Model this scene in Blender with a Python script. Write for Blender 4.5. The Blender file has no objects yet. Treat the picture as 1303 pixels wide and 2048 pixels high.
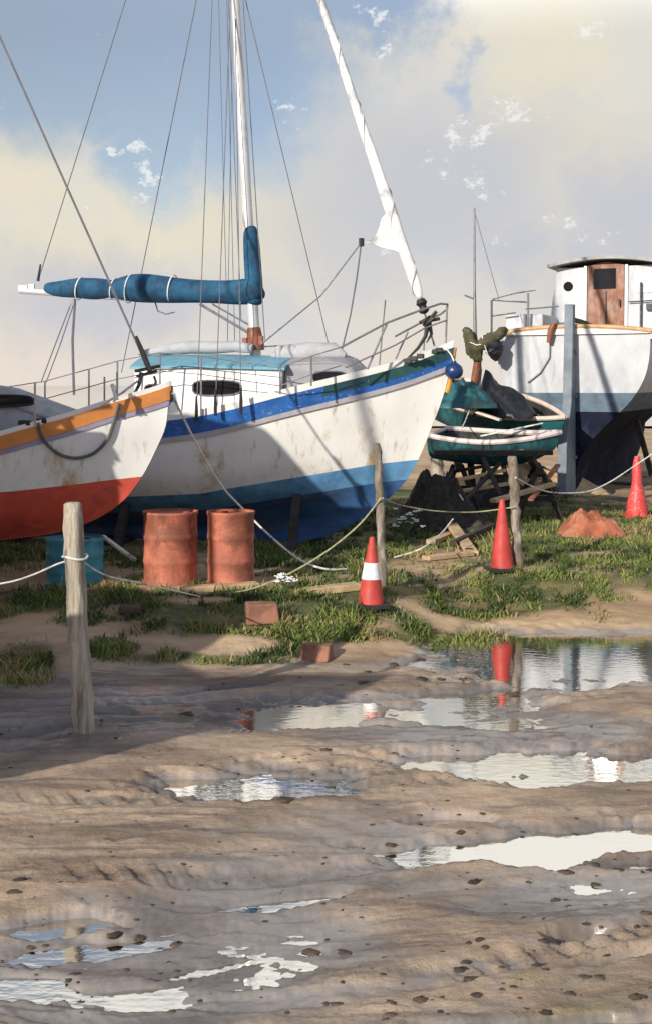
import bpy, math, random
import numpy as np
from mathutils import Vector, Matrix, Euler

random.seed(7)
C = bpy.context.scene.collection
S = bpy.context.scene
R = math.radians

# ------------------------------------------------------------------ camera
F, CX, HY, CH = 2400.0, 651.5, 770.0, 2.5     # focal length in photo pixels, centre column, horizon row, eye height
cd = bpy.data.cameras.new("camera")
cam = bpy.data.objects.new("camera", cd); C.objects.link(cam)
cam.location = (0, 0, CH); cam.rotation_euler = (R(90), 0, 0)
cd.sensor_fit = 'HORIZONTAL'; cd.sensor_width = 36.0
cd.lens = 36.0 * F / 1303.0
cd.shift_y = -(1024 - HY) / 1303.0
cd.clip_start = 0.1; cd.clip_end = 8000
S.camera = cam

# ------------------------------------------------------------------ sun and sky
SUN_EL = R(22); SUN_AZ = R(216)               # azimuth clockwise from +Y: behind the camera, to the left
sdir = Vector((math.sin(SUN_AZ)*math.cos(SUN_EL), math.cos(SUN_AZ)*math.cos(SUN_EL), math.sin(SUN_EL)))
sl = bpy.data.lights.new("sun", 'SUN'); sl.energy = 5.0; sl.angle = R(0.6); sl.color = (1.0, 0.93, 0.82)
so = bpy.data.objects.new("sun", sl); C.objects.link(so)
so.location = (-20, -20, 30)
so.rotation_euler = (-sdir).to_track_quat('-Z', 'Y').to_euler()

S.view_settings.view_transform = 'Standard'; S.view_settings.look = 'None'
S.view_settings.exposure = 0.10; S.view_settings.gamma = 1.0
S.view_settings.use_curve_mapping = False

W = bpy.data.worlds.new("World"); S.world = W; W.use_nodes = True
nt = W.node_tree; nt.nodes.clear()
class NG:
    """tiny helper for writing node graphs"""
    def __init__(s, nt): s.nt = nt
    def n(s, t, **kw):
        x = s.nt.nodes.new(t)
        for k, v in kw.items(): setattr(x, k, v)
        return x
    def put(s, sock, v):
        if hasattr(v, 'is_output') or isinstance(v, bpy.types.NodeSocket): s.nt.links.new(v, sock)
        else: sock.default_value = v
    def math(s, op, a, b=0.0, c=0.0, clamp=False):
        x = s.n('ShaderNodeMath', operation=op); x.use_clamp = clamp
        s.put(x.inputs[0], a); s.put(x.inputs[1], b)
        if len(x.inputs) > 2: s.put(x.inputs[2], c)
        return x.outputs[0]
    def mix(s, f, a, b, mode='MIX'):
        x = s.n('ShaderNodeMix', data_type='RGBA', blend_type=mode)
        x.clamp_factor = True
        s.put(x.inputs[0], f)
        s.put(x.inputs[6], a if isinstance(a, bpy.types.NodeSocket) else (*a[:3], 1))
        s.put(x.inputs[7], b if isinstance(b, bpy.types.NodeSocket) else (*b[:3], 1))
        return x.outputs[2]
    def noise(s, vec, scale, detail=4, rough=0.55, dist=0.0):
        x = s.n('ShaderNodeTexNoise')
        if vec is not None: s.put(x.inputs['Vector'], vec)
        x.inputs['Scale'].default_value = scale; x.inputs['Detail'].default_value = detail
        x.inputs['Roughness'].default_value = rough; x.inputs['Distortion'].default_value = dist
        return x.outputs['Fac'], x.outputs['Color']
    def map(s, vec, scale=(1,1,1), loc=(0,0,0), rot=(0,0,0)):
        x = s.n('ShaderNodeMapping'); s.put(x.inputs['Vector'], vec)
        x.inputs['Scale'].default_value = scale; x.inputs['Location'].default_value = loc; x.inputs['Rotation'].default_value = rot
        return x.outputs[0]
    def ss(s, v, a, b, o0=0.0, o1=1.0):
        x = s.n('ShaderNodeMapRange', interpolation_type='SMOOTHSTEP')
        s.put(x.inputs['Value'], v); x.inputs['From Min'].default_value = a; x.inputs['From Max'].default_value = b
        x.inputs['To Min'].default_value = o0; x.inputs['To Max'].default_value = o1
        return x.outputs['Result']
    def vmath(s, op, a, b=None):
        x = s.n('ShaderNodeVectorMath', operation=op)
        s.put(x.inputs[0], a)
        if b is not None: s.put(x.inputs[1], b)
        return x.outputs['Value'] if op in ('DISTANCE', 'DOT_PRODUCT', 'LENGTH') else x.outputs[0]

g = NG(nt)
tc = g.n('ShaderNodeTexCoord'); d0 = tc.outputs['Generated']
_, wc = g.noise(d0, 8.0, 9, 0.66)
warp = g.vmath('SUBTRACT', wc, (0.5, 0.5, 0.5))
dw = g.vmath('ADD', d0, g.vmath('MULTIPLY', warp, (0.15, 0.15, 0.15)))
def skydir(px, py):
    return Vector(((px-CX)/F, 1.0, (HY-py)/F)).normalized()
def gap(px, py, r0, r1, stretch=None):
    """a hole in the cloud round a direction of the sky"""
    c = skydir(px, py)
    v = g.vmath('SUBTRACT', dw, tuple(c))
    if stretch: v = g.vmath('MULTIPLY', v, stretch)
    return g.ss(g.vmath('LENGTH', v), r1/F, r0/F)
sky = g.n('ShaderNodeTexSky', sky_type='NISHITA', sun_disc=False, sun_elevation=SUN_EL, sun_rotation=SUN_AZ)
sky.air_density = 1.0; sky.dust_density = 0.6; sky.ozone_density = 2.0
mask = None
for a in [(120, -60, 230, 400, (0.7,1,1)), (420, 30, 210, 380, (1,1,1)), (330, 290, 50, 150, (1,1,0.8)),
          (915, 110, 10, 75, (1.7,1,0.6)), (735, -40, 90, 190, (1,1,1)), (230, 170, 70, 170, (1,1,1))]:
    m = gap(*a)
    mask = m if mask is None else g.math('MAXIMUM', mask, m)
# softer lilac patches inside the cloud
lil = None
for a in [(1010, 495, 10, 190, (0.6,1,1.3)), (1290, 400, 40, 230, (1,1,1)), (220, 610, 20, 330, (0.6,1,2.4)),
          (860, 380, 50, 330, (0.6,1,1)), (1230, 540, 30, 200, (0.8,1,1)), (520, 250, 30, 200, (1,1,1))]:
    m = gap(*a)
    lil = m if lil is None else g.math('MAXIMUM', lil, m)
nf, _ = g.noise(g.map(dw, (1,1,1.7)), 5.0, 6, 0.6)
nf2, _ = g.noise(g.map(dw, (1,1,2.0), (3,1,2)), 11.0, 5, 0.6)
sep = g.n('ShaderNodeSeparateXYZ'); g.put(sep.inputs[0], d0)
el = sep.outputs['Z']
cream = g.mix(g.ss(el, 0.0, 0.13), (0.77, 0.685, 0.60), (0.765, 0.70, 0.555))
cream = g.mix(g.math('MULTIPLY', g.ss(nf, 0.42, 0.72), 0.8), cream, (0.66, 0.66, 0.655))
cream = g.mix(g.math('MULTIPLY', lil, 0.72), cream, (0.47, 0.505, 0.61))
# high cloud overhead is brighter
cream = g.mix(g.ss(el, 0.27, 0.34), cream, (1.12, 1.08, 1.0))
# torn white scraps of low cumulus
sf, _ = g.noise(g.map(d0, (1,1,1.5), (1.3,0,.4)), 15.0, 9, 0.74)
scr = g.math('MULTIPLY', g.ss(sf, 0.60, 0.655), g.math('MULTIPLY', g.ss(el, 0.07, 0.12), 0.75))
hi_cover = g.ss(nf2, 0.42, 0.60)                    # patchy cover for the part of the sky above the frame
blue_hi = g.math('MULTIPLY', g.ss(el, 0.46, 0.62), g.ss(nf2, 0.30, 0.50, 0.55, 1.0))
clear = g.math('MULTIPLY', g.ss(sep.outputs['Y'], 0.55, 0.05), g.ss(nf2, 0.30, 0.52, 1.0, 0.75))   # the sky opens up behind the camera, on the sun's side
blue = g.math('MAXIMUM', g.math('MAXIMUM', mask, blue_hi), clear)
skyc = g.mix(1.0, sky.outputs[0], g.mix(g.ss(sep.outputs['Y'], 0.3, 0.7), (0.092, 0.098, 0.122), (0.127, 0.112, 0.107)), 'MULTIPLY')
col = g.mix(g.math('MULTIPLY', blue, 0.86), cream, skyc)
col = g.mix(scr, col, (0.86, 0.86, 0.85))
bg = g.n('ShaderNodeBackground'); g.put(bg.inputs['Color'], col); bg.inputs['Strength'].default_value = 1.0
wo = g.n('ShaderNodeOutputWorld'); nt.links.new(bg.outputs[0], wo.inputs['Surface'])

# ------------------------------------------------------------------ numpy noise
_rs = np.random.RandomState(3)
_P = _rs.rand(256, 256)
def vnoise(x, y):
    xi = np.floor(x).astype(int); yi = np.floor(y).astype(int)
    fx = x-xi; fy = y-yi
    fx = fx*fx*(3-2*fx); fy = fy*fy*(3-2*fy)
    a = _P[xi & 255, yi & 255]; b = _P[(xi+1) & 255, yi & 255]
    c = _P[xi & 255, (yi+1) & 255]; d = _P[(xi+1) & 255, (yi+1) & 255]
    return (a*(1-fx)+b*fx)*(1-fy) + (c*(1-fx)+d*fx)*fy
def fbm(x, y, o=4, gain=0.5):
    s = 0; a = 1; t = 0
    for i in range(o):
        s = s + a*vnoise(x*2**i + 17.3*i, y*2**i + 5.1*i); t += a; a *= gain
    return s/t
def sstep(v, a, b):
    t = np.clip((v-a)/(b-a), 0, 1); return t*t*(3-2*t)

# ------------------------------------------------------------------ the lie of the land
def to_photo(X, Y, Z=0.0):
    Yc = np.maximum(Y, 0.5)
    return CX + F*X/Yc, HY + F*(CH-Z)/Yc
def ell(px, py, cx, cy, rx, ry, tilt=0.0):
    dy = (py-cy) + tilt*(px-cx)
    return np.sqrt(((px-cx)/rx)**2 + (dy/ry)**2)
PUDDLES = [(1120,1310,310,66,0.0),(1330,1306,260,68,0.0),(960,1395,130,24,0.02),(620,1426,195,33,0.05),(555,1566,250,34,0.03),(1120,1528,350,38,0.0),
           (1300,1540,220,24,0.0),(1130,1685,350,34,0.035),(1350,1678,260,42,0.02),(100,1850,140,18,0.1),(560,1800,120,8,0.12),(420,1930,110,7,0.2),(300,1985,75,20,0.1),(180,1895,170,20,0.12),
           (30,1970,90,24,0),(1200,2050,320,16,0.03),(1150,1880,60,12,0.1),(1230,1925,70,9,0.15),(60,1470,90,8,0.12),(215,1425,45,8,-0.1),(440,1380,90,6,0.1),
           (860,1430,90,12,0.0),(900,1640,90,9,0.0)]
WET = [(480,1790,420,90,0.12),(250,1950,520,140,0.1),(120,1420,330,90,0.05),(1000,1465,330,45,0),(1150,1800,260,70,0.1)]
DAMP = [(250,1940,480,120,0.1),(1020,1440,330,22,0),(1150,1790,260,40,0.1),(480,1790,300,40,0.12),(1150,1545,260,40,0),(980,1395,200,40,0)]
def bank_foot(X):
    return 10.35 + 0.22*np.sin(X*1.3+0.6) + 0.5*sstep(X, 0.3, 1.6) - 0.25*sstep(X, -1.2, -3.0) + 1.35*sstep(X, 0.5, 1.7)
def height(X, Y):
    X = np.asarray(X, float); Y = np.asarray(Y, float)
    f0 = bank_foot(X) + 0.35*(fbm(X*1.6+9, Y*1.6, 3)-0.5)
    z = 0.36*sstep(Y, f0, f0+1.9) + 0.10*sstep(Y, 14, 24)
    z = z + 0.055 + 0.10*(fbm(X*0.9, Y*1.5, 4)-0.5)
    z = z + 0.028*(fbm(X*5+3, Y*11+7, 5, 0.6)-0.5)*sstep(Y, 40, 15)
    px, py = to_photo(X, Y, 0.03)
    wob = 1.5*(fbm(X*2.4+40, Y*6.0+11, 5, 0.66)-0.5)
    dep = np.zeros_like(z)
    for (cx, cy, rx, ry, tl) in PUDDLES:
        e = ell(px, py, cx, cy, rx, ry, tl) + wob
        dep = np.maximum(dep, sstep(e, 1.35, 0.55))
    low = sstep(Y, f0+0.5, f0-0.25)*(Y > 1.0)
    damp = np.zeros_like(z)
    for (cx, cy, rx, ry, tl) in DAMP:
        damp = np.maximum(damp, sstep(ell(px, py, cx, cy, rx, ry, tl)+wob*0.7, 1.2, 0.4))
    z = z - (0.033+0.007*sstep(Y, 5.6, 7.4))*damp*low
    rel = np.clip(z, -1, 0.2)
    z = z - dep*low*(rel + 0.035)
    # wheel ruts sweeping across the slip, with cleat marks
    for (c0, bend, wd) in ((6.1, .05, .13), (7.25, .05, .13), (8.9, .02, .11), (9.5, .02, .11), (4.9, .09, .12)):
        r_ = np.abs(Y-(c0+0.16*X+bend*X*X+0.06*np.sin(X*2.3+c0)))
        k_ = sstep(r_, wd, wd*.35)*low
        z = z - 0.016*k_*(0.6+0.8*fbm(X*1.1+c0, Y*1.0, 2)) + 0.009*low*sstep(r_, wd*2, wd*1.3)*(1-k_)
        z = z + 0.008*k_*np.sign(np.sin((X+0.6*np.abs(Y))*42))*sstep(fbm(X*.8+c0, Y, 2), .4, .6)
    near = sstep(Y, 16, 9)
    z = z + near*(0.007*(fbm(X*14+3, Y*22, 3)-0.5) + 0.006*(fbm(X*45, Y*55+9, 2)-0.5))*(1-dep*low)
    return z
def h1(X, Y): return float(height(np.array([X]), np.array([Y]))[0])
def ray(px, py, d): return Vector(((px-CX)/F*d, d, CH-(py-HY)/F*d))
def gp(px, py, d0=3.0, d1=60.0):
    """the point of the ground seen at a photo position"""
    d = np.linspace(d0, d1, 6000)
    X = (px-CX)/F*d; Z = CH-(py-HY)/F*d
    hh = height(X, d)
    i = int(np.argmax(Z <= hh))
    return Vector((X[i], d[i], hh[i]))

# ------------------------------------------------------------------ mesh helpers
class MB:
    def __init__(s): s.v = []; s.f = []
    def add(s, vs, fs):
        o = len(s.v); s.v += [tuple(v) for v in vs]; s.f += [tuple(i+o for i in f) for f in fs]; return s
    def box(s, c, size, rot=None, taper=1.0):
        sx, sy, sz = [q/2 for q in size]
        pts = [Vector((x*sx*(taper if z > 0 else 1), y*sy*(taper if z > 0 else 1), z*sz)) for z in (-1,1) for y in (-1,1) for x in (-1,1)]
        if rot is not None: pts = [rot @ p for p in pts]
        c = Vector(c)
        return s.add([p+c for p in pts], [(0,2,3,1),(4,5,7,6),(0,1,5,4),(2,6,7,3),(0,4,6,2),(1,3,7,5)])
    def beam(s, a, b, w, h, up=Vector((0,0,1))):
        a = Vector(a); b = Vector(b); x = (b-a); L = x.length; x.normalize()
        y = up.cross(x)
        if y.length < 1e-4: y = Vector((0,1,0)).cross(x)
        y.normalize(); z = x.cross(y)
        return s.box((a+b)/2, (L, w, h), Matrix((x, y, z)).transposed())
    def tube(s, pts, r, n=8, caps=True, jit=0.0):
        pts = [Vector(p) for p in pts]; m = len(pts)
        rr = r if isinstance(r, (list, tuple)) else [r]*m
        vs = []; prev = None
        for i, p in enumerate(pts):
            t = (pts[min(i+1, m-1)] - pts[max(i-1, 0)])
            if t.length < 1e-9: t = Vector((0,0,1))
            t.normalize()
            if prev is None:
                a = Vector((0,0,1)) if abs(t.z) < 0.9 else Vector((1,0,0))
                u = t.cross(a).normalized()
            else:
                u = (prev - t*prev.dot(t)); u = u.normalized() if u.length > 1e-6 else prev
            prev = u; w = t.cross(u)
            for k in range(n):
                a = 2*math.pi*k/n
                q = rr[i]*(1+(random.uniform(-jit, jit) if jit else 0))
                vs.append(p + (u*math.cos(a)+w*math.sin(a))*q)
        fs = [(i*n+k, i*n+(k+1) % n, (i+1)*n+(k+1) % n, (i+1)*n+k) for i in range(m-1) for k in range(n)]
        if caps: fs += [tuple(range(n-1, -1, -1)), tuple(range((m-1)*n, m*n))]
        return s.add(vs, fs)
    def lathe(s, prof, n=32, c=(0,0,0)):
        c = Vector(c); m = len(prof)
        vs = [c+Vector((r*math.cos(2*math.pi*k/n), r*math.sin(2*math.pi*k/n), z)) for r, z in prof for k in range(n)]
        fs = [(i*n+k, i*n+(k+1) % n, (i+1)*n+(k+1) % n, (i+1)*n+k) for i in range(m-1) for k in range(n)]
        return s.add(vs, fs)
    def grid(s, fn, nu, nv, flip=False):
        vs = [fn(i/nu, j/nv) for i in range(nu+1) for j in range(nv+1)]
        fs = []
        for i in range(nu):
            for j in range(nv):
                a = i*(nv+1)+j; q = (a, a+nv+1, a+nv+2, a+1)
                fs.append(q[::-1] if flip else q)
        return s.add(vs, fs)
    def poly(s, outline, thick_vec):
        n = len(outline); t = Vector(thick_vec)
        vs = [Vector(p) for p in outline] + [Vector(p)+t for p in outline]
        fs = [tuple(range(n-1, -1, -1)), tuple(range(n, 2*n))] + [(i, (i+1) % n, n+(i+1) % n, n+i) for i in range(n)]
        return s.add(vs, fs)
    def build(s, name, mat, parent=None, smooth=True, bevel=0.0, loc=None, angle=40, subd=0):
        me = bpy.data.meshes.new(name); me.from_pydata(s.v, [], s.f); me.validate(); me.update()
        import bmesh
        bm = bmesh.new(); bm.from_mesh(me); bmesh.ops.remove_doubles(bm, verts=bm.verts, dist=1e-5)
        bmesh.ops.recalc_face_normals(bm, faces=bm.faces); bm.to_mesh(me); bm.free()
        me.materials.append(mat)
        if smooth:
            me.polygons.foreach_set('use_smooth', [True]*len(me.polygons))
            me.set_sharp_from_angle(angle=R(angle))
        o = bpy.data.objects.new(name, me); C.objects.link(o)
        if parent is not None: o.parent = parent
        if loc is not None: o.location = loc
        if bevel > 0:
            b = o.modifiers.new('bevel', 'BEVEL'); b.width = bevel; b.segments = 2; b.limit_method = 'ANGLE'
        if subd:
            b = o.modifiers.new('subd', 'SUBSURF'); b.levels = subd; b.render_levels = subd
        return o
def tag(o, label=None, cat=None, group=None, kind=None):
    if label: o['label'] = label
    if cat: o['category'] = cat
    if group: o['group'] = group
    if kind: o['kind'] = kind
    return o
def thing(name, label, cat, loc=(0,0,0), rz=0.0, group=None):
    o = bpy.data.objects.new(name, None); C.objects.link(o)
    o.location = loc; o.rotation_euler = (0, 0, rz); o.empty_display_size = 0.2
    return tag(o, label, cat, group)
def copy_tree(o, parent=None):
    c = o.copy(); C.objects.link(c)
    if parent is not None: c.parent = parent
    for ch in list(o.children): copy_tree(ch, c)
    return c

# ------------------------------------------------------------------ materials
def mat(name, col, rough=0.6, metal=0.0, var=0.18, scale=6.0, stain=None, stain_amt=0.0, stain_scale=2.0, stretch=(1,1,1),
        drips=0.0, bump=0.0, bump_scale=40.0, spec=0.5, speck=None, rvar=0.15, stain_lo=0.5):
    m = bpy.data.materials.new(name); m.use_nodes = True
    t = m.node_tree; t.nodes.clear(); g = NG(t)
    out = g.n('ShaderNodeOutputMaterial'); p = g.n('ShaderNodeBsdfPrincipled')
    t.links.new(p.outputs[0], out.inputs[0])
    co = g.n('ShaderNodeTexCoord').outputs['Object']
    co = g.map(co, stretch)
    n1, _ = g.noise(co, scale, 6, 0.62)
    dark = tuple(c*(1-var) for c in col); lite = tuple(min(1, c*(1+var)) for c in col)
    c = g.mix(g.ss(n1, 0.3, 0.7), dark, lite)
    if stain:
        n2, _ = g.noise(g.map(co, (1,1,1), (4.1,2.2,7.7)), stain_scale, 8, 0.68, 0.4)
        c = g.mix(g.math('MULTIPLY', g.ss(n2, stain_lo, stain_lo+0.16), stain_amt), c, stain)
    if speck:
        n3, _ = g.noise(g.map(co, (1,1,1), (9,3,1)), scale*7, 3, 0.7)
        c = g.mix(g.math('MULTIPLY', g.ss(n3, 0.60, 0.68), 0.7), c, speck)
    if drips:
        n6, _ = g.noise(g.map(co, (5,5,0.45), (2,8,3)), 2.2, 6, 0.65)
        c = g.mix(g.math('MULTIPLY', g.ss(n6, 0.56, 0.72), drips), c, (0.30,0.20,0.10))
    g.put(p.inputs['Base Color'], c)
    n4, _ = g.noise(co, scale*1.7, 4, 0.6)
    g.put(p.inputs['Roughness'], g.ss(n4, 0.25, 0.75, max(0.03, rough-rvar), min(1, rough+rvar)))
    p.inputs['Metallic'].default_value = metal
    p.inputs['Specular IOR Level'].default_value = spec
    if bump > 0:
        n5, _ = g.noise(co, bump_scale, 5, 0.6)
        b = g.n('ShaderNodeBump'); b.inputs['Strength'].default_value = bump; b.inputs['Distance'].default_value = 0.01
        g.put(b.inputs['Height'], n5); t.links.new(b.outputs[0], p.inputs['Normal'])
    return m

M = {}
M['white_hull'] = mat('white_hull_paint', (0.79,0.775,0.735), 0.45, var=0.06, scale=2.0, stain=(0.46,0.29,0.08), stain_amt=0.95, stain_scale=1.5, stretch=(1,1,0.45), drips=0.6, bump=0.08, bump_scale=12, stain_lo=0.535)
M['white'] = mat('white_paint', (0.78,0.76,0.72), 0.5, var=0.06, scale=3, stain=(0.45,0.43,0.40), stain_amt=0.5, stain_scale=3.0, stain_lo=0.56)
M['coach_grey'] = mat('coachroof_grey', (0.27,0.27,0.285), 0.6, var=0.14, scale=3, stain=(0.42,0.42,0.43), stain_amt=0.6, stain_scale=2.5)
M['white_shade_tint'] = mat('shade_tinted_white_paint', (0.45,0.46,0.48), 0.6, var=0.16, scale=2, stain=(0.27,0.285,0.32), stain_amt=0.8, stain_scale=1.4, stretch=(1,1,0.5), stain_lo=0.51)  # white greyed and blotched to stand in for shade on stern and wheelhouse
M['grey_paint'] = mat('grey_paint', (0.46,0.47,0.49), 0.55, var=0.10, scale=3, stain=(0.30,0.30,0.32), stain_amt=0.5, stain_scale=4)
M['red_bottom'] = mat('red_antifouling', (0.60,0.085,0.05), 0.75, var=0.16, scale=2.5, stain=(0.26,0.045,0.04), stain_amt=0.75, stain_scale=2.0, drips=0.35, bump=0.12, bump_scale=25)
M['orange_band'] = mat('orange_gunwale', (0.62,0.235,0.06), 0.55, var=0.15, scale=4, stain=(0.36,0.13,0.05), stain_amt=0.7, stain_scale=3, speck=(0.40,0.26,0.15))
M['blue_band'] = mat('blue_sheer_paint', (0.018,0.105,0.36), 0.45, var=0.2, scale=4, stain=(0.06,0.17,0.38), stain_amt=0.5, stain_scale=4, speck=(0.30,0.36,0.45))
M['blue_bottom'] = mat('blue_antifouling', (0.028,0.085,0.21), 0.8, var=0.3, scale=3, stain=(0.17,0.105,0.05), stain_amt=0.9, stain_scale=0.9, bump=0.2, bump_scale=20, stretch=(0.6,1,1.6), stain_lo=0.49)
M['blue_bright'] = mat('blue_boot_top', (0.11,0.28,0.48), 0.65, var=0.25, scale=4, stain=(0.03,0.11,0.32), stain_amt=0.6, stain_scale=4)
M['green_band'] = mat('dark_green_bulwark', (0.018,0.075,0.075), 0.5, var=0.2, scale=5, stain=(0.02,0.05,0.12), stain_amt=0.4)
M['strake'] = mat('lilac_grey_strake', (0.40,0.385,0.41), 0.6, var=0.12, scale=6)
M['purple'] = mat('violet_strake', (0.30,0.27,0.38), 0.6, var=0.12, scale=6)
M['teal_roof'] = mat('teal_cabin_roof', (0.13,0.30,0.38), 0.6, var=0.16, scale=3, stain=(0.08,0.21,0.29), stain_amt=0.5, stain_scale=3)
M['glass'] = mat('dark_glass', (0.010,0.009,0.011), 0.07, rvar=0.02, var=0.3, scale=4, spec=0.2)
M['alu'] = mat('mast_aluminium', (0.62,0.61,0.60), 0.4, metal=0.3, var=0.08, scale=2, stain=(0.30,0.24,0.25), stain_amt=0.55, stain_scale=2.5, stretch=(1,1,0.5))
M['steel'] = mat('stainless_rail', (0.34,0.33,0.34), 0.35, metal=0.7, var=0.1)
M['wire'] = mat('rigging_wire', (0.17,0.165,0.18), 0.5, metal=0.3, var=0.15)
M['black'] = mat('black_fittings', (0.018,0.016,0.018), 0.5, var=0.3)
M['cover'] = mat('blue_sail_cover', (0.010,0.062,0.125), 0.9, var=0.4, scale=5, stain=(0.018,0.11,0.20), stain_amt=0.6, stain_scale=4, bump=0.7, bump_scale=9)
M['sail'] = mat('furled_sailcloth', (0.82,0.81,0.79), 0.75, var=0.06, scale=2.0, stain=(0.36,0.36,0.38), stain_amt=0.9, stain_scale=2.6, stain_lo=0.47, bump=0.4, bump_scale=9, stretch=(1,1,0.8))
M['rope_white'] = mat('white_rope', (0.70,0.68,0.62), 0.85, var=0.15, scale=20, stain=(0.10,0.10,0.11), stain_amt=0.8, stain_scale=5, bump=0.4, bump_scale=120)
M['rope_grey'] = mat('grey_rope', (0.10,0.105,0.10), 0.85, var=0.2, scale=20, bump=0.4, bump_scale=120)
M['rope_olive'] = mat('olive_rope', (0.33,0.33,0.19), 0.85, var=0.25, scale=20, bump=0.4, bump_scale=120)
M['rust_wood'] = mat('red_brown_fitting', (0.22,0.075,0.04), 0.6, var=0.35, scale=9)
M['drum'] = mat('terracotta_drum_paint', (0.40,0.122,0.072), 0.7, var=0.28, scale=4, stain=(0.17,0.055,0.03), stain_amt=0.85, stain_scale=2.6, stain_lo=0.47, speck=(0.16,0.06,0.035), drips=0.4, bump=0.35, bump_scale=30)
M['drum_teal'] = mat('teal_drum_paint', (0.05,0.30,0.38), 0.55, var=0.2, scale=4, stain=(0.02,0.13,0.20), stain_amt=0.6, stain_scale=3)
M['cone'] = mat('traffic_cone_red', (0.47,0.045,0.035), 0.6, var=0.18, scale=5, speck=(0.30,0.12,0.09), stain=(0.24,0.05,0.04), stain_amt=0.75, stain_scale=6)
M['cone_speck'] = mat('worn_cone_red', (0.58,0.055,0.05), 0.5, var=0.14, scale=5, stain=(0.33,0.05,0.05), stain_amt=0.6, stain_scale=6, speck=(0.7,0.62,0.58))
M['cone_white'] = mat('cone_white_sleeve', (0.74,0.73,0.72), 0.45, var=0.1, scale=5, stain=(0.35,0.36,0.40), stain_amt=0.6, stain_scale=9)
M['rubber'] = mat('black_rubber', (0.022,0.020,0.020), 0.8, var=0.2)
M['post'] = mat('weathered_post_wood', (0.36,0.315,0.25), 0.95, var=0.35, scale=7, stain=(0.13,0.10,0.07), stain_amt=0.85, stain_scale=3.5, stretch=(4,4,0.35), bump=1.0, bump_scale=11, spec=0.15, speck=(0.50,0.46,0.40))
M['post_dark'] = mat('dark_post_wood', (0.165,0.13,0.095), 0.9, var=0.35, scale=9, stain=(0.42,0.38,0.33), stain_amt=0.8, stain_scale=5, stretch=(2,2,0.6), bump=0.8, bump_scale=16)
M['timber'] = mat('pale_timber', (0.50,0.36,0.20), 0.85, var=0.22, scale=5, stain=(0.30,0.17,0.09), stain_amt=0.6, stain_scale=3, bump=0.4, bump_scale=25)
M['timber_dark'] = mat('tarred_timber', (0.035,0.028,0.024), 0.85, var=0.4, scale=6, bump=0.5, bump_scale=20)
M['brick'] = mat('red_brown_block', (0.25,0.115,0.075), 0.9, var=0.25, scale=6, stain=(0.12,0.07,0.05), stain_amt=0.6, stain_scale=5, bump=0.6, bump_scale=25)
M['stone'] = mat('dark_wet_stone', (0.062,0.043,0.028), 0.75, var=0.5, scale=8, bump=0.5, bump_scale=20)
M['navy'] = mat('navy_antifouling', (0.011,0.014,0.028), 0.9, spec=0.08, var=0.25, scale=3, stain=(0.05,0.06,0.09), stain_amt=0.5, stain_scale=2)
M['slate'] = mat('slate_blue_boot_top', (0.085,0.125,0.165), 0.75, var=0.25, scale=3, stain=(0.035,0.06,0.095), stain_amt=0.6, stain_scale=2)
M['rudder'] = mat('slate_rudder_paint', (0.155,0.185,0.215), 0.7, var=0.2, scale=3, stain=(0.10,0.13,0.17), stain_amt=0.6, stain_scale=2, bump=0.2)
M['caprail'] = mat('varnished_caprail', (0.48,0.30,0.15), 0.5, var=0.2, scale=6)
M['door'] = mat('varnished_door', (0.19,0.062,0.022), 0.5, var=0.3, scale=5, stain=(0.09,0.025,0.012), stain_amt=0.75, stain_scale=3.5, stretch=(1,1,0.5))
M['roof3'] = mat('grey_green_roof', (0.28,0.29,0.28), 0.6, var=0.2, scale=4)
M['teal'] = mat('teal_dinghy_paint', (0.015,0.100,0.112), 0.6, var=0.35, scale=4, stain=(0.010,0.030,0.032), stain_amt=0.9, stain_scale=2.2, stain_lo=0.46)
M['cream_rail'] = mat('cream_gunwale', (0.60,0.49,0.40), 0.6, var=0.12, scale=6)
M['pink_rail'] = mat('pale_pink_gunwale', (0.62,0.53,0.50), 0.6, var=0.12, scale=6)
M['dinghy_in'] = mat('dark_dinghy_inside', (0.028,0.030,0.028), 0.8, var=0.35, scale=5)
M['tarp'] = mat('black_tarpaulin', (0.012,0.014,0.017), 0.5, var=0.4, scale=5, bump=0.6, bump_scale=8)
M['tarp_green'] = mat('olive_canvas', (0.085,0.078,0.04), 0.85, var=0.35, scale=5, bump=0.5, bump_scale=10)
M['net'] = mat('dark_fishing_net', (0.03,0.028,0.024), 0.95, var=0.5, scale=16, stain=(0.075,0.06,0.04), stain_amt=0.7, stain_scale=8, bump=1.0, bump_scale=40)
M['rust_heap'] = mat('rust_red_canvas', (0.33,0.10,0.05), 0.9, var=0.3, scale=5, stain=(0.50,0.24,0.13), stain_amt=0.7, stain_scale=1.6, bump=0.5, bump_scale=14)
M['fender'] = mat('blue_fender_vinyl', (0.010,0.030,0.11), 0.4, var=0.15)
M['yellow'] = mat('ochre_stem_band', (0.60,0.27,0.03), 0.6, var=0.2)
M['liferaft'] = mat('grey_canvas', (0.38,0.385,0.40), 0.8, var=0.14, scale=5, bump=0.3, bump_scale=12)
M['flower'] = mat('white_flower', (0.75,0.75,0.72), 0.8, var=0.1)
M['stalk'] = mat('flower_stalk', (0.09,0.13,0.04), 0.8, var=0.3)

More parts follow.
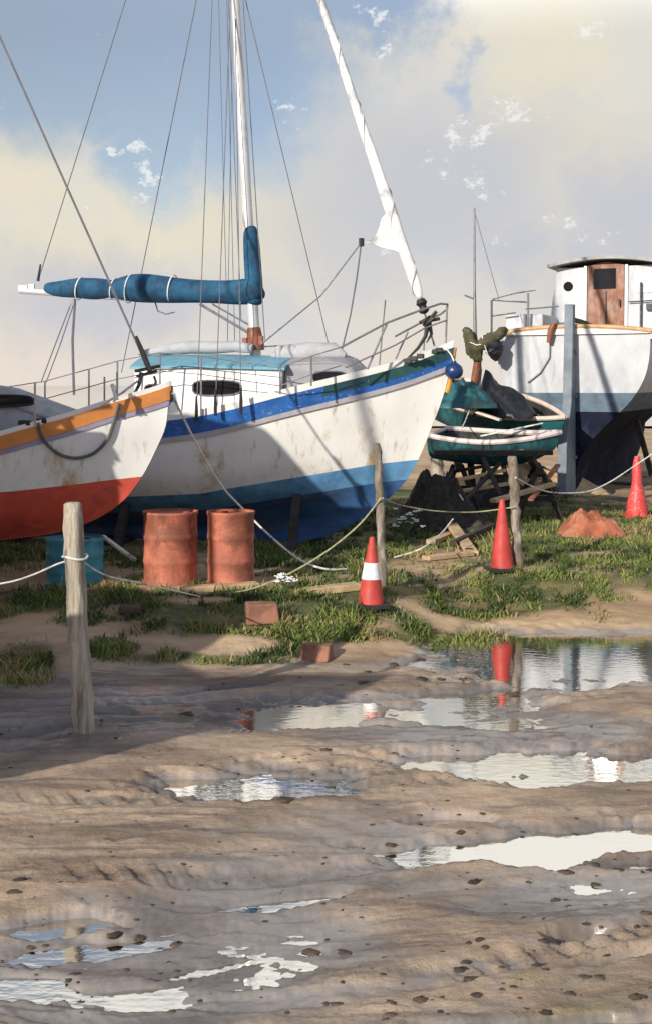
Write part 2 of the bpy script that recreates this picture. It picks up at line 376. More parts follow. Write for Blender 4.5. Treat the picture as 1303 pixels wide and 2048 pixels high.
# ------------------------------------------------------------------ ground: one sheet
def ground_mesh():
    c_in = np.linspace(-0.52, 0.52, 650)
    c_out = 0.52*np.power(1.16, np.arange(1, 24))
    cols = np.concatenate([-c_out[::-1], c_in, c_out])
    rows = [-40, -20, -10, -5, -2, 0, 1.2, 2.2]
    d = 3.0
    while d < 30: rows.append(d); d *= 1.0032
    while d < 6000: rows.append(d); d *= 1.06
    rows = np.array(rows)
    w = np.maximum(rows, 3.0)
    X = cols[None, :]*w[:, None]; Y = np.repeat(rows[:, None], len(cols), 1)
    Z = height(X, Y)
    Z = np.where(Y > 80, 0.35, Z)
    nr, nc = X.shape
    V = np.stack([X, Y, Z], -1).reshape(-1, 3)
    i = np.arange(nr-1)[:, None]*nc + np.arange(nc-1)[None, :]
    Fq = np.stack([i, i+1, i+nc+1, i+nc], -1).reshape(-1, 4)
    me = bpy.data.meshes.new('ground')
    me.vertices.add(len(V)); me.vertices.foreach_set('co', V.ravel())
    me.loops.add(Fq.size); me.loops.foreach_set('vertex_index', Fq.ravel())
    me.polygons.add(len(Fq)); me.polygons.foreach_set('loop_start', np.arange(0, Fq.size, 4)); me.polygons.foreach_set('loop_total', np.full(len(Fq), 4))
    me.update(calc_edges=True)
    me.polygons.foreach_set('use_smooth', np.ones(len(Fq), bool))
    gm = grass_mask(X, Y)
    a = me.attributes.new('turf', 'FLOAT', 'POINT'); a.data.foreach_set('value', gm.ravel().astype(np.float32))
    px, py = to_photo(X, Y, 0.05)
    wet = np.zeros_like(Z)
    for (cx, cy, rx, ry, tl) in WET:
        e = ell(px, py, cx, cy, rx, ry, tl) + 1.1*(fbm(X*1.4+5, Y*2.6, 4)-0.5)
        wet = np.maximum(wet, sstep(e, 1.2, 0.5))
    wet = np.maximum(wet*(Y < 11), sstep(Z, 0.055, 0.012))
    wet = wet*(Y < 13)*(Y > 1)
    a = me.attributes.new('wet', 'FLOAT', 'POINT'); a.data.foreach_set('value', wet.ravel().astype(np.float32))
    sand = sstep(Y, 10.0, 11.5)
    a = me.attributes.new('sand', 'FLOAT', 'POINT'); a.data.foreach_set('value', sand.ravel().astype(np.float32))
    o = bpy.data.objects.new('ground', me); C.objects.link(o)
    tag(o, kind='structure')
    return o
GRASS = [(520,1250,330,34,0.05),(900,1215,140,16,0.05),(120,1215,300,20,0.0),(480,1235,340,52,0.04),(620,1268,230,28,0.04),(700,1060,330,80,0.0),(1060,1060,300,70,0.0),(560,1238,270,46,0.06),(120,1225,330,34,0.05),(430,1262,180,24,0.0),(800,1190,230,40,0.0),(640,1110,240,60,0.0),(900,1040,260,55,0.0),
         (1150,1100,260,40,0.0),(1240,1060,160,40,0.0),(1060,1165,200,26,0.0),(1300,1120,140,45,0),(45,1345,70,34,0),(215,1325,60,18,0),(430,1335,190,13,0.02),
         (560,1300,80,30,0),(900,1240,80,14,0.1),(700,1270,120,18,0.05),(300,1180,160,14,0)]
BARE = [(400,1222,90,9,0.04),(420,1306,150,22,0.0),(330,1185,90,8,0),(960,1195,280,14,0.05),(1120,1115,110,9,0)]
def grass_mask(X, Y):
    px, py = to_photo(X, Y, 0.36*sstep(Y, 10.3, 12.4))
    wob = 0.9*(fbm(X*2.1+70, Y*2.6+3, 4)-0.5)
    gmk = np.zeros_like(X)
    for (cx, cy, rx, ry, tl) in GRASS:
        gmk = np.maximum(gmk, sstep(ell(px, py, cx, cy, rx, ry, tl)+wob, 1.15, 0.6))
    for (cx, cy, rx, ry, tl) in BARE:
        gmk = gmk*(1-sstep(ell(px, py, cx, cy, rx, ry, tl)+wob*0.6, 1.1, 0.6))
    far = sstep(Y, 13, 15)*sstep(fbm(X*0.5, Y*0.35+2, 4), 0.42, 0.56)*sstep(Y, 24, 19)
    return np.clip(np.maximum(gmk, far), 0, 1)

def ground_mat():
    m = bpy.data.materials.new('mud_sand_turf'); m.use_nodes = True
    t = m.node_tree; t.nodes.clear(); g = NG(t)
    out = g.n('ShaderNodeOutputMaterial'); p = g.n('ShaderNodeBsdfPrincipled'); t.links.new(p.outputs[0], out.inputs[0])
    geo = g.n('ShaderNodeTexCoord').outputs['Object']
    def att(n): return g.n('ShaderNodeAttribute', attribute_name=n).outputs['Fac']
    turf, wet, sand = att('turf'), att('wet'), att('sand')
    nb, _ = g.noise(g.map(geo, (0.55,1.5,1)), 1.3, 7, 0.62, 0.3)
    nm, _ = g.noise(g.map(geo, (0.8,2.2,1), (5,0,0)), 5.0, 7, 0.66, 0.2)
    nfine, _ = g.noise(geo, 70.0, 6, 0.75)
    ns, _ = g.noise(g.map(geo, (0.7,1.8,1), (11,4,0)), 9.0, 5, 0.7)
    mud = g.mix(g.ss(nb, 0.34, 0.64), (0.205,0.143,0.097), (0.46,0.345,0.24))
    mud = g.mix(g.math('MULTIPLY', g.ss(nm, 0.50, 0.66), 0.65), mud, (0.235,0.21,0.19))
    st_, _ = g.noise(g.map(geo, (0.28,2.6,1), (3,9,0), (0,0,0.12)), 2.4, 6, 0.66, 0.5)
    mud = g.mix(g.math('MULTIPLY', g.ss(nm, 0.44, 0.30), 0.45), mud, (0.50,0.39,0.28))
    mud = g.mix(g.math('MULTIPLY', g.ss(st_, 0.52, 0.64), 0.7), mud, (0.115,0.088,0.070))
    mud = g.mix(g.math('MULTIPLY', g.ss(st_, 0.44, 0.34), 0.45), mud, (0.40,0.25,0.165))
    mud = g.mix(g.math('MULTIPLY', g.ss(ns, 0.60, 0.70), 0.75), mud, (0.075,0.052,0.034))
    ol, _ = g.noise(g.map(geo, (0.6,1.1,1), (21,7,0)), 2.2, 5, 0.6)
    mud = g.mix(g.math('MULTIPLY', g.ss(ol, 0.58, 0.72), 0.5), mud, (0.20,0.17,0.06))
    snd = g.mix(g.ss(nb, 0.35, 0.65), (0.31,0.205,0.115), (0.56,0.40,0.235))
    snd = g.mix(g.math('MULTIPLY', g.ss(nm, 0.54, 0.68), 0.6), snd, (0.27,0.16,0.095))
    base = g.mix(sand, mud, snd)
    base = g.mix(g.math('MULTIPLY', wet, 0.75), base, g.mix(g.ss(nb, 0.35, 0.65), (0.118,0.110,0.107), (0.225,0.228,0.235)))
    grs = g.mix(g.ss(nm, 0.35, 0.65), (0.022,0.040,0.010), (0.07,0.095,0.022))
    grs = g.mix(g.math('MULTIPLY', g.ss(ol, 0.46, 0.60), 0.8), grs, (0.22,0.16,0.06))
    base = g.mix(g.math('MULTIPLY', turf, 0.92), base, grs)
    base = g.mix(g.math('MULTIPLY', g.ss(nfine, 0.48, 0.68), 0.5), base, g.mix(0.5, base, (0.05,0.04,0.03)))
    g.put(p.inputs['Base Color'], base)
    rg = g.ss(wet, 0.0, 0.9, 0.85, 0.19)
    g.put(p.inputs['Roughness'], g.math('ADD', rg, g.math('MULTIPLY', g.math('SUBTRACT', ns, 0.5), 0.5), clamp=True))
    p.inputs['Specular IOR Level'].default_value = 0.5
    b = g.n('ShaderNodeBump'); g.put(b.inputs['Strength'], g.ss(wet, 0.1, 0.8, 0.75, 0.14)); b.inputs['Distance'].default_value = 0.02
    g.put(b.inputs['Height'], g.math('ADD', g.math('MULTIPLY', nfine, 0.5), ns)); t.links.new(b.outputs[0], p.inputs['Normal'])
    return m
ground = ground_mesh(); ground.data.materials.append(ground_mat())

# puddle water: one level sheet that shows where the mud dips below it
def water_mat():
    m = bpy.data.materials.new('puddle_water'); m.use_nodes = True
    t = m.node_tree; t.nodes.clear(); g = NG(t)
    out = g.n('ShaderNodeOutputMaterial')
    gl = g.n('ShaderNodeBsdfGlossy'); gl.inputs['Roughness'].default_value = 0.05; gl.inputs['Color'].default_value = (0.97,0.96,0.93,1)
    df = g.n('ShaderNodeBsdfTransparent'); df.inputs['Color'].default_value = (0.72,0.66,0.56,1)   # shallow: the muddy bed shows through
    lw = g.n('ShaderNodeFresnel'); lw.inputs['IOR'].default_value = 3.4
    co = g.n('ShaderNodeTexCoord').outputs['Object']
    n, _ = g.noise(g.map(co, (1,2.2,1)), 9.0, 3, 0.5)
    b = g.n('ShaderNodeBump'); b.inputs['Strength'].default_value = 0.05; b.inputs['Distance'].default_value = 0.02
    g.put(b.inputs['Height'], n); t.links.new(b.outputs[0], gl.inputs['Normal'])
    mx = g.n('ShaderNodeMixShader'); g.put(mx.inputs[0], g.math('ADD', lw.outputs[0], 0.42, clamp=True))
    t.links.new(df.outputs[0], mx.inputs[1]); t.links.new(gl.outputs[0], mx.inputs[2]); t.links.new(mx.outputs[0], out.inputs[0])
    return m
w = MB(); w.grid(lambda a, b: (-9+18*a, 2.0+11.4*b, 0.0), 8, 8)
wm = water_mat(); wo_ = w.build('water', wm); tag(wo_, kind='structure')
w = MB(); w.grid(lambda a, b: (-4500+9000*a, 55+5800*b, 0.62), 6, 6)
sea = w.build('sea', wm); tag(sea, kind='structure')

# ------------------------------------------------------------------ boats: shared hull maker
class Boat:
    def __init__(s, px, py, d, theta):
        s.o = ray(px, py, d); s.o.z = 0; s.th = R(theta)
        s.u = Vector((math.cos(s.th), math.sin(s.th), 0)); s.p = Vector((-math.sin(s.th), math.cos(s.th), 0))
    def pl(s, px, py, y=0.0):
        """photo position -> boat coordinates on the fore-and-aft plane at distance y to port"""
        r = Vector(((px-CX)/F, 1.0, (HY-py)/F)); o = Vector((0, 0, CH))
        k = (y - (o-s.o).dot(s.p)) / r.dot(s.p)
        q = o + r*k - s.o
        return Vector((q.dot(s.u), y, q.z))
    def side(s, px, py, half, off=0.0):
        y = -0.8
        for _ in range(12):
            q = s.pl(px, py, y); y = -(half(q.x)+off)
        return s.pl(px, py, y)
    def world(s, q): return s.o + s.u*q[0] + s.p*q[1] + Vector((0,0,q[2]))
def interp(pts):
    pts = sorted(pts); xs = [p[0] for p in pts]; ys = [p[1] for p in pts]
    return lambda v: float(np.interp(v, xs, ys))
def smooth_interp(pts):
    """monotone-ish cubic through the points"""
    pts = sorted(pts); xs = np.array([p[0] for p in pts]); ys = np.array([p[1] for p in pts])
    m = np.gradient(ys, xs)
    def f(v):
        if v <= xs[0]: return float(ys[0])
        if v >= xs[-1]: return float(ys[-1] + 0*(v-xs[-1]))
        i = int(np.searchsorted(xs, v))-1
        h = xs[i+1]-xs[i]; t = (v-xs[i])/h
        return float((2*t**3-3*t**2+1)*ys[i] + (t**3-2*t**2+t)*h*m[i] + (-2*t**3+3*t**2)*ys[i+1] + (t**3-t**2)*h*m[i+1])
    return f
class Hull:
    def __init__(s, xa, stem, sheer, keel, beam, tm, sect, stern=0.75, p_hi=2.3, p_lo=1.7):
        s.xa, s.xf, s.S, s.K, s.B, s.tm, s.g = xa, stem, sheer, keel, beam, tm, sect
        s.stern, s.ph, s.plo = stern, p_hi, p_lo
    def half(s, u, z):
        xf = s.xf(z); t = (u-s.xa)/(xf-s.xa)
        r = (z-s.K(u))/max(0.2, s.S(u)-s.K(u)); r = min(1, max(0, r))
        if t > s.tm:
            q = min(1, (t-s.tm)/(1-s.tm)); b = 1-q**(s.plo+(s.ph-s.plo)*r)
        else:
            q = (s.tm-t)/s.tm; b = 1-(1-s.stern)*q**2
        return max(0.012, s.B*s.g(r)*b)
    def half_sheer(s, u): return s.half(u, s.S(u))
    def pt(s, t, k, lo, hi, off, sgn):
        u = s.xa+t*(s.xf(1.6)-s.xa)
        for _ in range(10):
            z = lo(u)+(hi(u)-lo(u))*k
            u = s.xa+t*(s.xf(z)-s.xa)
        return Vector((u+off*max(0, (t-0.97)/0.03)*1.0, sgn*(s.half(u, z)+off), z))
    def band(s, mb, lo, hi, off=0.0, nu=70, nv=10, t0=0.0, t1=1.0):
        def tt(a):
            a = t0+(t1-t0)*a
            return a
        for sg in (-1, 1):
            if off > 0:
                def fn(a, b, sg=sg):
                    j = round(b*(nv+2)); o = off if 0 < j < nv+2 else -0.01
                    kk = min(1, max(0, (j-1)/nv))
                    return s.pt(tt(a), kk, lo, hi, o, sg)
                mb.grid(fn, nu, nv+2, flip=sg > 0)
            else:
                mb.grid(lambda a, b, sg=sg: s.pt(tt(a), b, lo, hi, 0.0, sg), nu, nv, flip=sg > 0)
        return mb
    def transom(s, mb, lo, hi, nv=10):
        mb.grid(lambda a, b: s.pt(0, b, lo, hi, 0, -1)*(1-a)+s.pt(0, b, lo, hi, 0, 1)*a, 12, nv); return mb
    def deck(s, mb, drop=0.05, camber=0.05, nu=50, nv=10):
        def fn(a, b):
            q = s.pt(a, 1.0, s.K, lambda u: s.S(u)-drop, -0.012, 1)
            v = 2*b-1
            return Vector((q.x, v*abs(q.y), q.z+camber*(1-v*v)*min(1, abs(q.y))))
        mb.grid(fn, nu, nv); return mb
def off(f, d): return lambda u: f(u)+d

def trunk(mb, us, half, z0, z1, inset=0.12, crown=0.07, n=12):
    """cabin side+ends: us list of (u, half-width, top z); base from z0(u)"""
    pass

def cabin(parent, stations, base, roof_m, side_m, crown=0.08, tumble=0.10, name='cabin', overhang=0.0, roof_t=0.03):
    """a trunk cabin lofted through stations (u, half width, side-top z); returns side and roof objects"""
    sd = MB(); n = len(stations)
    ring = []
    for (u, hw, zt) in stations:
        ring.append([Vector((u, -hw, base(u))), Vector((u, -(hw-tumble), zt)), Vector((u, hw-tumble, zt)), Vector((u, hw, base(u)))])
    for i in range(n-1):
        a, b = ring[i], ring[i+1]
        for (p, q) in ((0,1), (2,3)):
            sd.add([a[p], b[p], b[q], a[q]], [(0,1,2,3)])
    sd.add(ring[0], [(0,1,2,3)]); sd.add(ring[-1], [(3,2,1,0)])
    so_ = sd.build(name, side_m, parent, smooth=True, angle=30)
    rf = MB()
    def rp(i, b, dz):
        u, hw, zt = stations[i]; v = 2*b-1
        du = overhang*(-1 if i == 0 else 1 if i == n-1 else 0)
        return Vector((u+du, v*(hw-tumble+overhang), zt+dz+crown*(1-v*v)))
    N = 12
    for dz in (0.004, roof_t):
        rf.add([rp(i, b/N, dz) for i in range(n) for b in range(N+1)], [(i*(N+1)+b, (i+1)*(N+1)+b, (i+1)*(N+1)+b+1, i*(N+1)+b+1) for i in range(n-1) for b in range(N)])
    o2 = len(rf.v)//2
    edge = [(0, b) for b in range(N+1)]+[(i, N) for i in range(1, n)]+[(n-1, b) for b in range(N-1, -1, -1)]+[(i, 0) for i in range(n-2, 0, -1)]
    idx = [i*(N+1)+b for i, b in edge]
    rf.f += [(idx[k], idx[(k+1) % len(idx)], o2+idx[(k+1) % len(idx)], o2+idx[k]) for k in range(len(idx))]
    ro = rf.build('cabin_roof', roof_m, parent, smooth=True, angle=35)
    return so_, ro
def window_panel(parent, pts, out, name='window', frame_m=None):
    """a pane standing a little proud of a wall; pts = outline, out = outward vector"""
    mb = MB(); o = Vector(out).normalized()
    ctr = sum((Vector(p) for p in pts), Vector())/len(pts)
    # rounded corners by corner cutting
    q = [Vector(p) for p in pts]
    for _ in range(2):
        q = [a for i in range(len(q)) for a in (q[i]*0.8+q[(i+1) % len(q)]*0.2, q[i]*0.2+q[(i+1) % len(q)]*0.8)]
    mb.poly([p+o*0.004 for p in q], o*0.012)
    w_ = mb.build(name, M['glass'], parent, smooth=False)
    fr = MB()
    fr.tube([p+o*0.012 for p in q]+[q[0]+o*0.012], 0.011, 6, caps=False)
    fr.build('window_frame', frame_m or M['steel'], w_)
    return w_
def wire(parent, a, b, r=0.006, name='shroud', m='wire', sag=0.0, n=12):
    a = Vector(a); b = Vector(b)
    pts = [a.lerp(b, i/n)-Vector((0,0,1))*sag*4*(i/n)*(1-i/n) for i in range(n+1)]
    mb = MB(); mb.tube(pts, r, 6); return mb.build(name, M[m], parent)

# ================================================================== BOAT 2: the big blue-striped yacht
B2 = Boat(903, 770, 15.1, -12)
stem2 = [(906,690),(900,730),(893,765),(880,808),(862,855),(842,905),(822,945),(790,985),(735,1028),(660,1068),(560,1095)]
st2 = [B2.pl(*p) for p in stem2]
xf2 = smooth_interp([(p.z, p.x) for p in st2])
half2 = lambda u: 1.32*(1-(max(0, (u+5.0)/5.05))**2.3) if u > -5.0 else 1.32
rail2 = [B2.side(px, py, lambda u: max(0.02, half2(min(u, 0.0)))) for px, py in [(450,822),(565,792),(680,764),(772,741),(834,722),(880,704)]]
S2 = smooth_interp([(p.x, p.z) for p in rail2]+[(0.05, B2.pl(906,692).z), (-9.0, rail2[0].z-0.05), (-6.5, rail2[0].z-0.10)])
wl2 = [B2.side(px, py, lambda u: max(0.02, 0.96*half2(min(u-0.0, 0.0)))) for px, py in [(384,992),(450,980),(603,955),(745,931)]]
wlf = interp([(p.x, p.z) for p in wl2]+[(0.0, B2.pl(826,917).z+0.03), (-9, wl2[0].z-0.25)])
K2 = lambda u: 0.46
H2 = Hull(-8.6, xf2, S2, K2, 1.32, 0.42, smooth_interp([(0,.05),(.12,.09),(.24,.42),(.36,.76),(.5,.92),(.7,.985),(1,1)]), 0.72, 2.3, 1.55)
y2 = thing('sailing_yacht', 'large white yacht with blue sheer stripe, teal cabin roof and blue sail cover', 'sailboat', B2.o, B2.th)
H2.transom(H2.band(MB(), wlf, off(S2,-0.19), nu=90, nv=16), wlf, off(S2,-0.0)).build('topsides', M['white_hull'], y2, angle=60)
H2.transom(H2.band(MB(), K2, off(wlf,-0.24), nu=90, nv=16), K2, wlf).build('hull_bottom', M['blue_bottom'], y2, angle=60)
H2.band(MB(), off(wlf,-0.24), wlf, nu=90, nv=4).build('boot_top', M['blue_bright'], y2, angle=60)
H2.band(MB(), off(S2,-0.20), S2, off=0.016, nu=90, nv=4, t1=0.835).build('sheer_stripe', M['blue_band'], y2, angle=50)
H2.band(MB(), off(S2,-0.125), off(S2,0.0), off=0.018, nu=40, nv=3, t0=0.835).build('bow_bulwark', M['green_band'], y2, angle=50)
H2.band(MB(), off(S2,-0.205), off(S2,-0.125), off=0.016, nu=40, nv=3, t0=0.835).build('sheer_stripe', M['blue_band'], y2, angle=50)
H2.band(MB(), off(S2,-0.265), off(S2,-0.205), off=0.028, nu=90, nv=2).build('rubbing_strake', M['strake'], y2, angle=50)
H2.band(MB(), S2, off(S2,0.085), off=0.004, nu=90, nv=2).build('toe_rail', M['white'], y2, angle=50)
H2.deck(MB(), 0.03).build('deck', M['white'], y2)
for q in (-5.9, -4.4, -2.9):
    kb = MB(); kb.box((q, 0, 0.43), (0.35, 0.9, 0.16)); kb.build('keel_block', M['timber_dark'], y2, bevel=0.01)
mb = MB(); mb.tube([B2.pl(903,695)+Vector((0.03,0,0)), B2.pl(893,765)+Vector((0.035,0,0)), B2.pl(888,785)+Vector((0.03,0,0))], 0.03, 8)
mb.build('stem_band', M['yellow'], y2)
# cabin
dk2 = lambda u: S2(u)-0.02
cy = -0.82
a0 = B2.pl(268, 760, cy).x; a1 = B2.pl(562, 760, cy).x
zt = lambda px, py: B2.pl(px, py, cy).z
zr = interp([(B2.pl(268,738,cy).x, zt(268,738)), (B2.pl(400,736,cy).x, zt(400,736)), (B2.pl(562,741,cy).x, zt(562,741))])
us = [a0+(a1-a0)*i/8 for i in range(9)]
aft_c, aft_r = cabin(y2, [(u, 0.86, zr(u)) for u in us], lambda u: dk2(u)-0.03, M['teal_roof'], M['white'], crown=0.16, tumble=0.07, name='cabin', overhang=0.05, roof_t=0.035)
b0 = a1+0.02; b1 = B2.pl(735, 760, -0.55).x
zf = B2.pl(620, 731, -0.62).z
fs = []
for i in range(9):
    k = i/8; u = b0+(b1-b0)*k
    fs.append((u, 0.74-0.22*k, zf - (0.36*max(0, (k-0.62)/0.38)**2) + 0.02*math.sin(k*3)))
fc, fr_ = cabin(y2, fs, lambda u: dk2(u)-0.03, M['coach_grey'], M['coach_grey'], crown=0.10, tumble=0.06, name='forward_cabin', overhang=0.0, roof_t=0.03)
def side_window(par, px0, px1, y0, y1, hw_base, hw_top, zb, ztop, slant=0.0, local=B2):
    def at(px, py):
        y = -hw_base
        for _ in range(8):
            q = local.pl(px, py, y); k = (q.z-zb(q.x))/max(0.05, (ztop(q.x)-zb(q.x))); y = -(hw_base(q.x) if callable(hw_base) else hw_base) + 0.0 + (hw_top)*k
        return local.pl(px, py, y)
    pts = [at(px0+slant, y0), at(px1-slant, y0+1), at(px1, y1), at(px0, y1+2)]
    return window_panel(par, pts, (0, -1, 0.08))
side_window(aft_c, 386, 482, 760, 790, 0.86, 0.07, lambda u: dk2(u)-0.03, zr)
side_window(aft_c, 290, 345, 768, 790, 0.86, 0.07, lambda u: dk2(u)-0.03, zr)
wf = MB()
def hwf(u): return 0.74-0.22*min(1, max(0, (u-b0)/(b1-b0)))
def fat(px, py):
    y = -0.65
    for _ in range(10):
        q = B2.pl(px, py, y); y = -(hwf(q.x)-0.06*min(1, max(0, (q.z-dk2(q.x))/(zf-dk2(q.x)))))
    return B2.pl(px, py, y)
window_panel(fc, [fat(624,743), fat(682,742), fat(697,752), fat(690,762), fat(624,766)], (0.2, -1, 0.08))
# gear on the coachroof: rolled canvas and a hatch
mb = MB()
pts = [B2.pl(px, py, -0.15) for px, py in [(285,708),(330,699),(380,694),(430,695),(470,693),(505,697)]]
mb.tube(pts, [0.05,0.075,0.085,0.08,0.075,0.06], 12, jit=0.06); mb.build('rolled_canvas', M['liferaft'], y2)
mb = MB()
p0 = B2.pl(545, 716, -0.25); p1 = B2.pl(690, 712, -0.25)
mb.tube([p0+Vector((0,0,.02)), p0.lerp(p1,.2)+Vector((0,0,.05)), p0.lerp(p1,.5)+Vector((0,0,.075)), p0.lerp(p1,.85)+Vector((0,0,.06)), p1], [0.05,.11,.12,.11,.05], 12, jit=0.08)
mb.build('life_raft_roll', M['liferaft'], y2)
for px, r_ in ((588, 0.06), (558, 0.05)):
    mb = MB(); q = B2.pl(px, 702, -0.3); mb.lathe([(0.001,-0.16),(r_*0.7,-0.16),(r_,0),(r_*.8,.06),(0.001,.075)], 14, q)
    mb.build('vent_cowl', M['liferaft'], y2)
# mast, boom and rigging
MH = B2.pl(436, -594); MBs = B2.pl(511, 705)
def mast_at(py):
    k = (705-py)/(705+594); return B2.pl(511+(436-511)*k, py)
mb = MB(); mb.tube([MBs-Vector((0,0,0.15)), MBs, mast_at(300), mast_at(0), MH], [0.075,0.072,0.068,0.062,0.045], 14); mb.build('mast', M['alu'], y2)
mb = MB(); mb.tube([mast_at(700), mast_at(690), mast_at(668), mast_at(655)], [0.12,0.115,0.095,0.085], 12, jit=0.08)
mb.box(mast_at(688)+Vector((-0.12,-0.05,0)), (0.06,0.08,0.16)); mb.box(mast_at(680)+Vector((0.10,-0.06,0)), (0.05,0.07,0.10))
mb.build('mast_winch', M['rust_wood'], y2)
GN = mast_at(588); BE = B2.pl(40, 581)
mb = MB(); mb.tube([GN+Vector((-0.03,0,-0.08)), GN.lerp(BE,.5)+Vector((0,0,-0.07)), BE], [0.05,0.05,0.042], 12)
mb.box(BE+Vector((0.05,0,0.03)), (0.12,0.05,0.08)); mb.box(BE+Vector((0.17,0,0.05)), (0.08,0.05,0.07))
mb.build('boom', M['alu'], y2)
cov = [(88,575,10),(100,577,14),(125,578,18),(155,575,22),(180,577,24),(205,577,23),(222,578,18),(232,578,22),(255,576,28),(285,576,32),(315,578,30),(345,580,27),(380,582,25),(420,583,24),(460,585,25),(495,584,28),(515,578,28),(523,572,20)]
mb = MB(); cp = [B2.pl(x, y) for x, y, r in cov]; mb.tube(cp, [r/157*0.98 for x, y, r in cov], 24, jit=0.05)
cv = mb.build('sail_cover', M['cover'], y2, angle=80, subd=1)
for px in (160, 228, 260, 345):
    mb = MB()
    q = B2.pl(px, 577); r_ = np.interp(px, [c[0] for c in cov], [c[2] for c in cov])/157
    mb.tube([q+Vector((0.03*math.sin(a), -(r_+.008)*math.cos(a), (r_+.008)*math.sin(a))) for a in np.linspace(0, 2*math.pi, 20)], 0.008, 6, caps=False)
    mb.build('sail_tie', M['sail'], cv)
mb = MB(); mb.tube([mast_at(y)+Vector((0.03,0,0)) for y in (450,462,490,530,570,600,612)], [0.075,0.10,0.11,0.115,0.12,0.115,0.09], 16, jit=0.05)
mb.build('mast_boot', M['cover'], cv, angle=80, subd=1)
# furled jib
jt = B2.pl(640, -3); jb = B2.pl(842, 605)
def jat(y): k = (605-y)/608; return jb.lerp(jt, k)
mb = MB()
ys = [600,585,560,530,500,470,440,400,350,300,250,200,150,100,50,0,-120,-260,-400,-560]
rad = [0.72*q_ for q_ in [0.045,0.085,0.11,0.10,0.095,0.105,0.115,0.115,0.095,0.09,0.085,0.085,0.08,0.08,0.075,0.07,0.065,0.055,0.045,0.02]]
jh = [jat(y) if y > -10 else B2.pl(640+(y+3)*0.343, y) for y in ys]
mb.tube(jh, rad, 14, jit=0.10)
jo = mb.build('furled_jib', M['sail'], y2, angle=80, subd=1)
clew = B2.pl(722, 484, -0.12)
mb = MB()
top = jat(425)+Vector((-0.05,-0.02,0)); low = jat(508)+Vector((0,-0.03,0))
mb.grid(lambda a, b: (top.lerp(low, a).lerp(clew, b*(1-abs(a-0.72)**0.8))) + Vector((0, 0.03*b*(1-b)*4*math.sin(a*9+b*3), 0)), 25, 10)
mb.grid(lambda a, b: (top.lerp(low, a).lerp(clew, b*(1-abs(a-0.72)**0.8))) + Vector((0, 0.03*b*(1-b)*4*math.sin(a*9+b*3)+0.012, 0)), 25, 10)
mb.build('jib_clew', M['sail'], jo)
wire(jo, jat(602), B2.pl(868, 692), 0.014, 'tack_wire')
mb = MB(); q = B2.pl(858, 648); mb.tube([jat(598), jat(606), jat(612), jat(622), jat(626)], [0.05,0.075,0.045,0.07,0.03], 12); mb.build('furling_drum', M['black'], jo)
hel = []
ax = (jt-jb).normalized(); a1_ = ax.cross(Vector((0,1,0))).normalized(); a2_ = ax.cross(a1_)
for k in range(0, 620):
    y = 590-k*1.9; q = jat(y) if y > -10 else B2.pl(640+(y+3)*0.343, y)
    r_ = np.interp(-y, [-v for v in ys], rad); a = k*0.085+0.9*math.sin(k*.021)
    hel.append(q+(a1_*math.cos(a)+a2_*math.sin(a))*(r_+0.002))
mb = MB(); mb.tube(hel, 0.007, 5); mb.build('leech_edge', M['strake'], jo)
# sheets
wire(y2, clew, B2.pl(640, 592, -0.3), 0.012, 'jib_sheet', 'wire'); wire(y2, B2.pl(640, 592, -0.3), B2.pl(520, 690, -0.4), 0.011, 'jib_sheet', 'wire')
mb = MB(); mb.tube([clew, B2.pl(712,560,-0.1), B2.pl(700,630,-0.05), B2.pl(683,700,0.0)], 0.011, 6); mb.build('jib_sheet', M['wire'], y2)
mb = MB(); mb.tube([clew+Vector((0,0,-.05)), clew, clew+Vector((0.0,0,.05))], 0.035, 8); mb.build('clew_block', M['black'], y2)
# stays
wire(y2, B2.pl(76, 562), MH, 0.007, 'topping_lift'); wire(y2, mast_at(-300), B2.pl(243, 745, 0.7), 0.007, 'running_backstay')
mb = MB(); mb.tube([B2.pl(76,562), B2.pl(81,528)], [0.022,0.012], 8); mb.build('topping_lift_block', M['black'], y2)
for (py, px, q, yy) in ((-480, 393, 828, -1.22), (-100, 431, 815, -1.20), (0, 482, 812, -1.18)):
    e = B2.pl(px, q, yy); wire(y2, mast_at(py), e, 0.006, 'shroud')
    mb = MB(); mb.tube([e+Vector((0,0,-0.10)), e+Vector((0,0,0.05)), e+Vector((0,0,0.22))], [0.02,0.022,0.012], 8); mb.build('turnbuckle', M['black'], y2)
for (py, px, q, yy) in ((-480, 470, 700, 1.0), (-60, 455, 690, 1.0)):
    wire(y2, mast_at(py), B2.pl(px, q, yy), 0.005, 'shroud')
wire(y2, mast_at(-115), B2.pl(659, 700), 0.007, 'inner_stay')
wire(y2, mast_at(-520)+Vector((0,-.1,0)), mast_at(640)+Vector((-0.14,-.1,0)), 0.006, 'halyard')
wire(y2, mast_at(-520)+Vector((0.1,-.05,0)), mast_at(680)+Vector((0.16,-.1,0)), 0.007, 'halyard')
wire(y2, mast_at(-520)+Vector((-0.1,-.05,0)), mast_at(600)+Vector((-0.32,-.1,0)), 0.005, 'halyard')
wire(y2, B2.pl(400, 608), mast_at(672), 0.022, 'boom_strut', 'steel'); wire(y2, B2.pl(425, 608), mast_at(655), 0.014, 'boom_strut', 'steel')
mb = MB(); mb.tube([B2.pl(150, 600), B2.pl(145, 680), B2.pl(148, 790)], 0.018, 6); mb.tube([B2.pl(140,612), B2.pl(110,690), B2.pl(82,765)], 0.008, 6); mb.tube([B2.pl(146,612), B2.pl(120,690), B2.pl(92,765)], 0.008, 6)
mb.box(B2.pl(145,604), (0.07,0.05,0.09)); mb.build('mainsheet', M['wire'], y2)
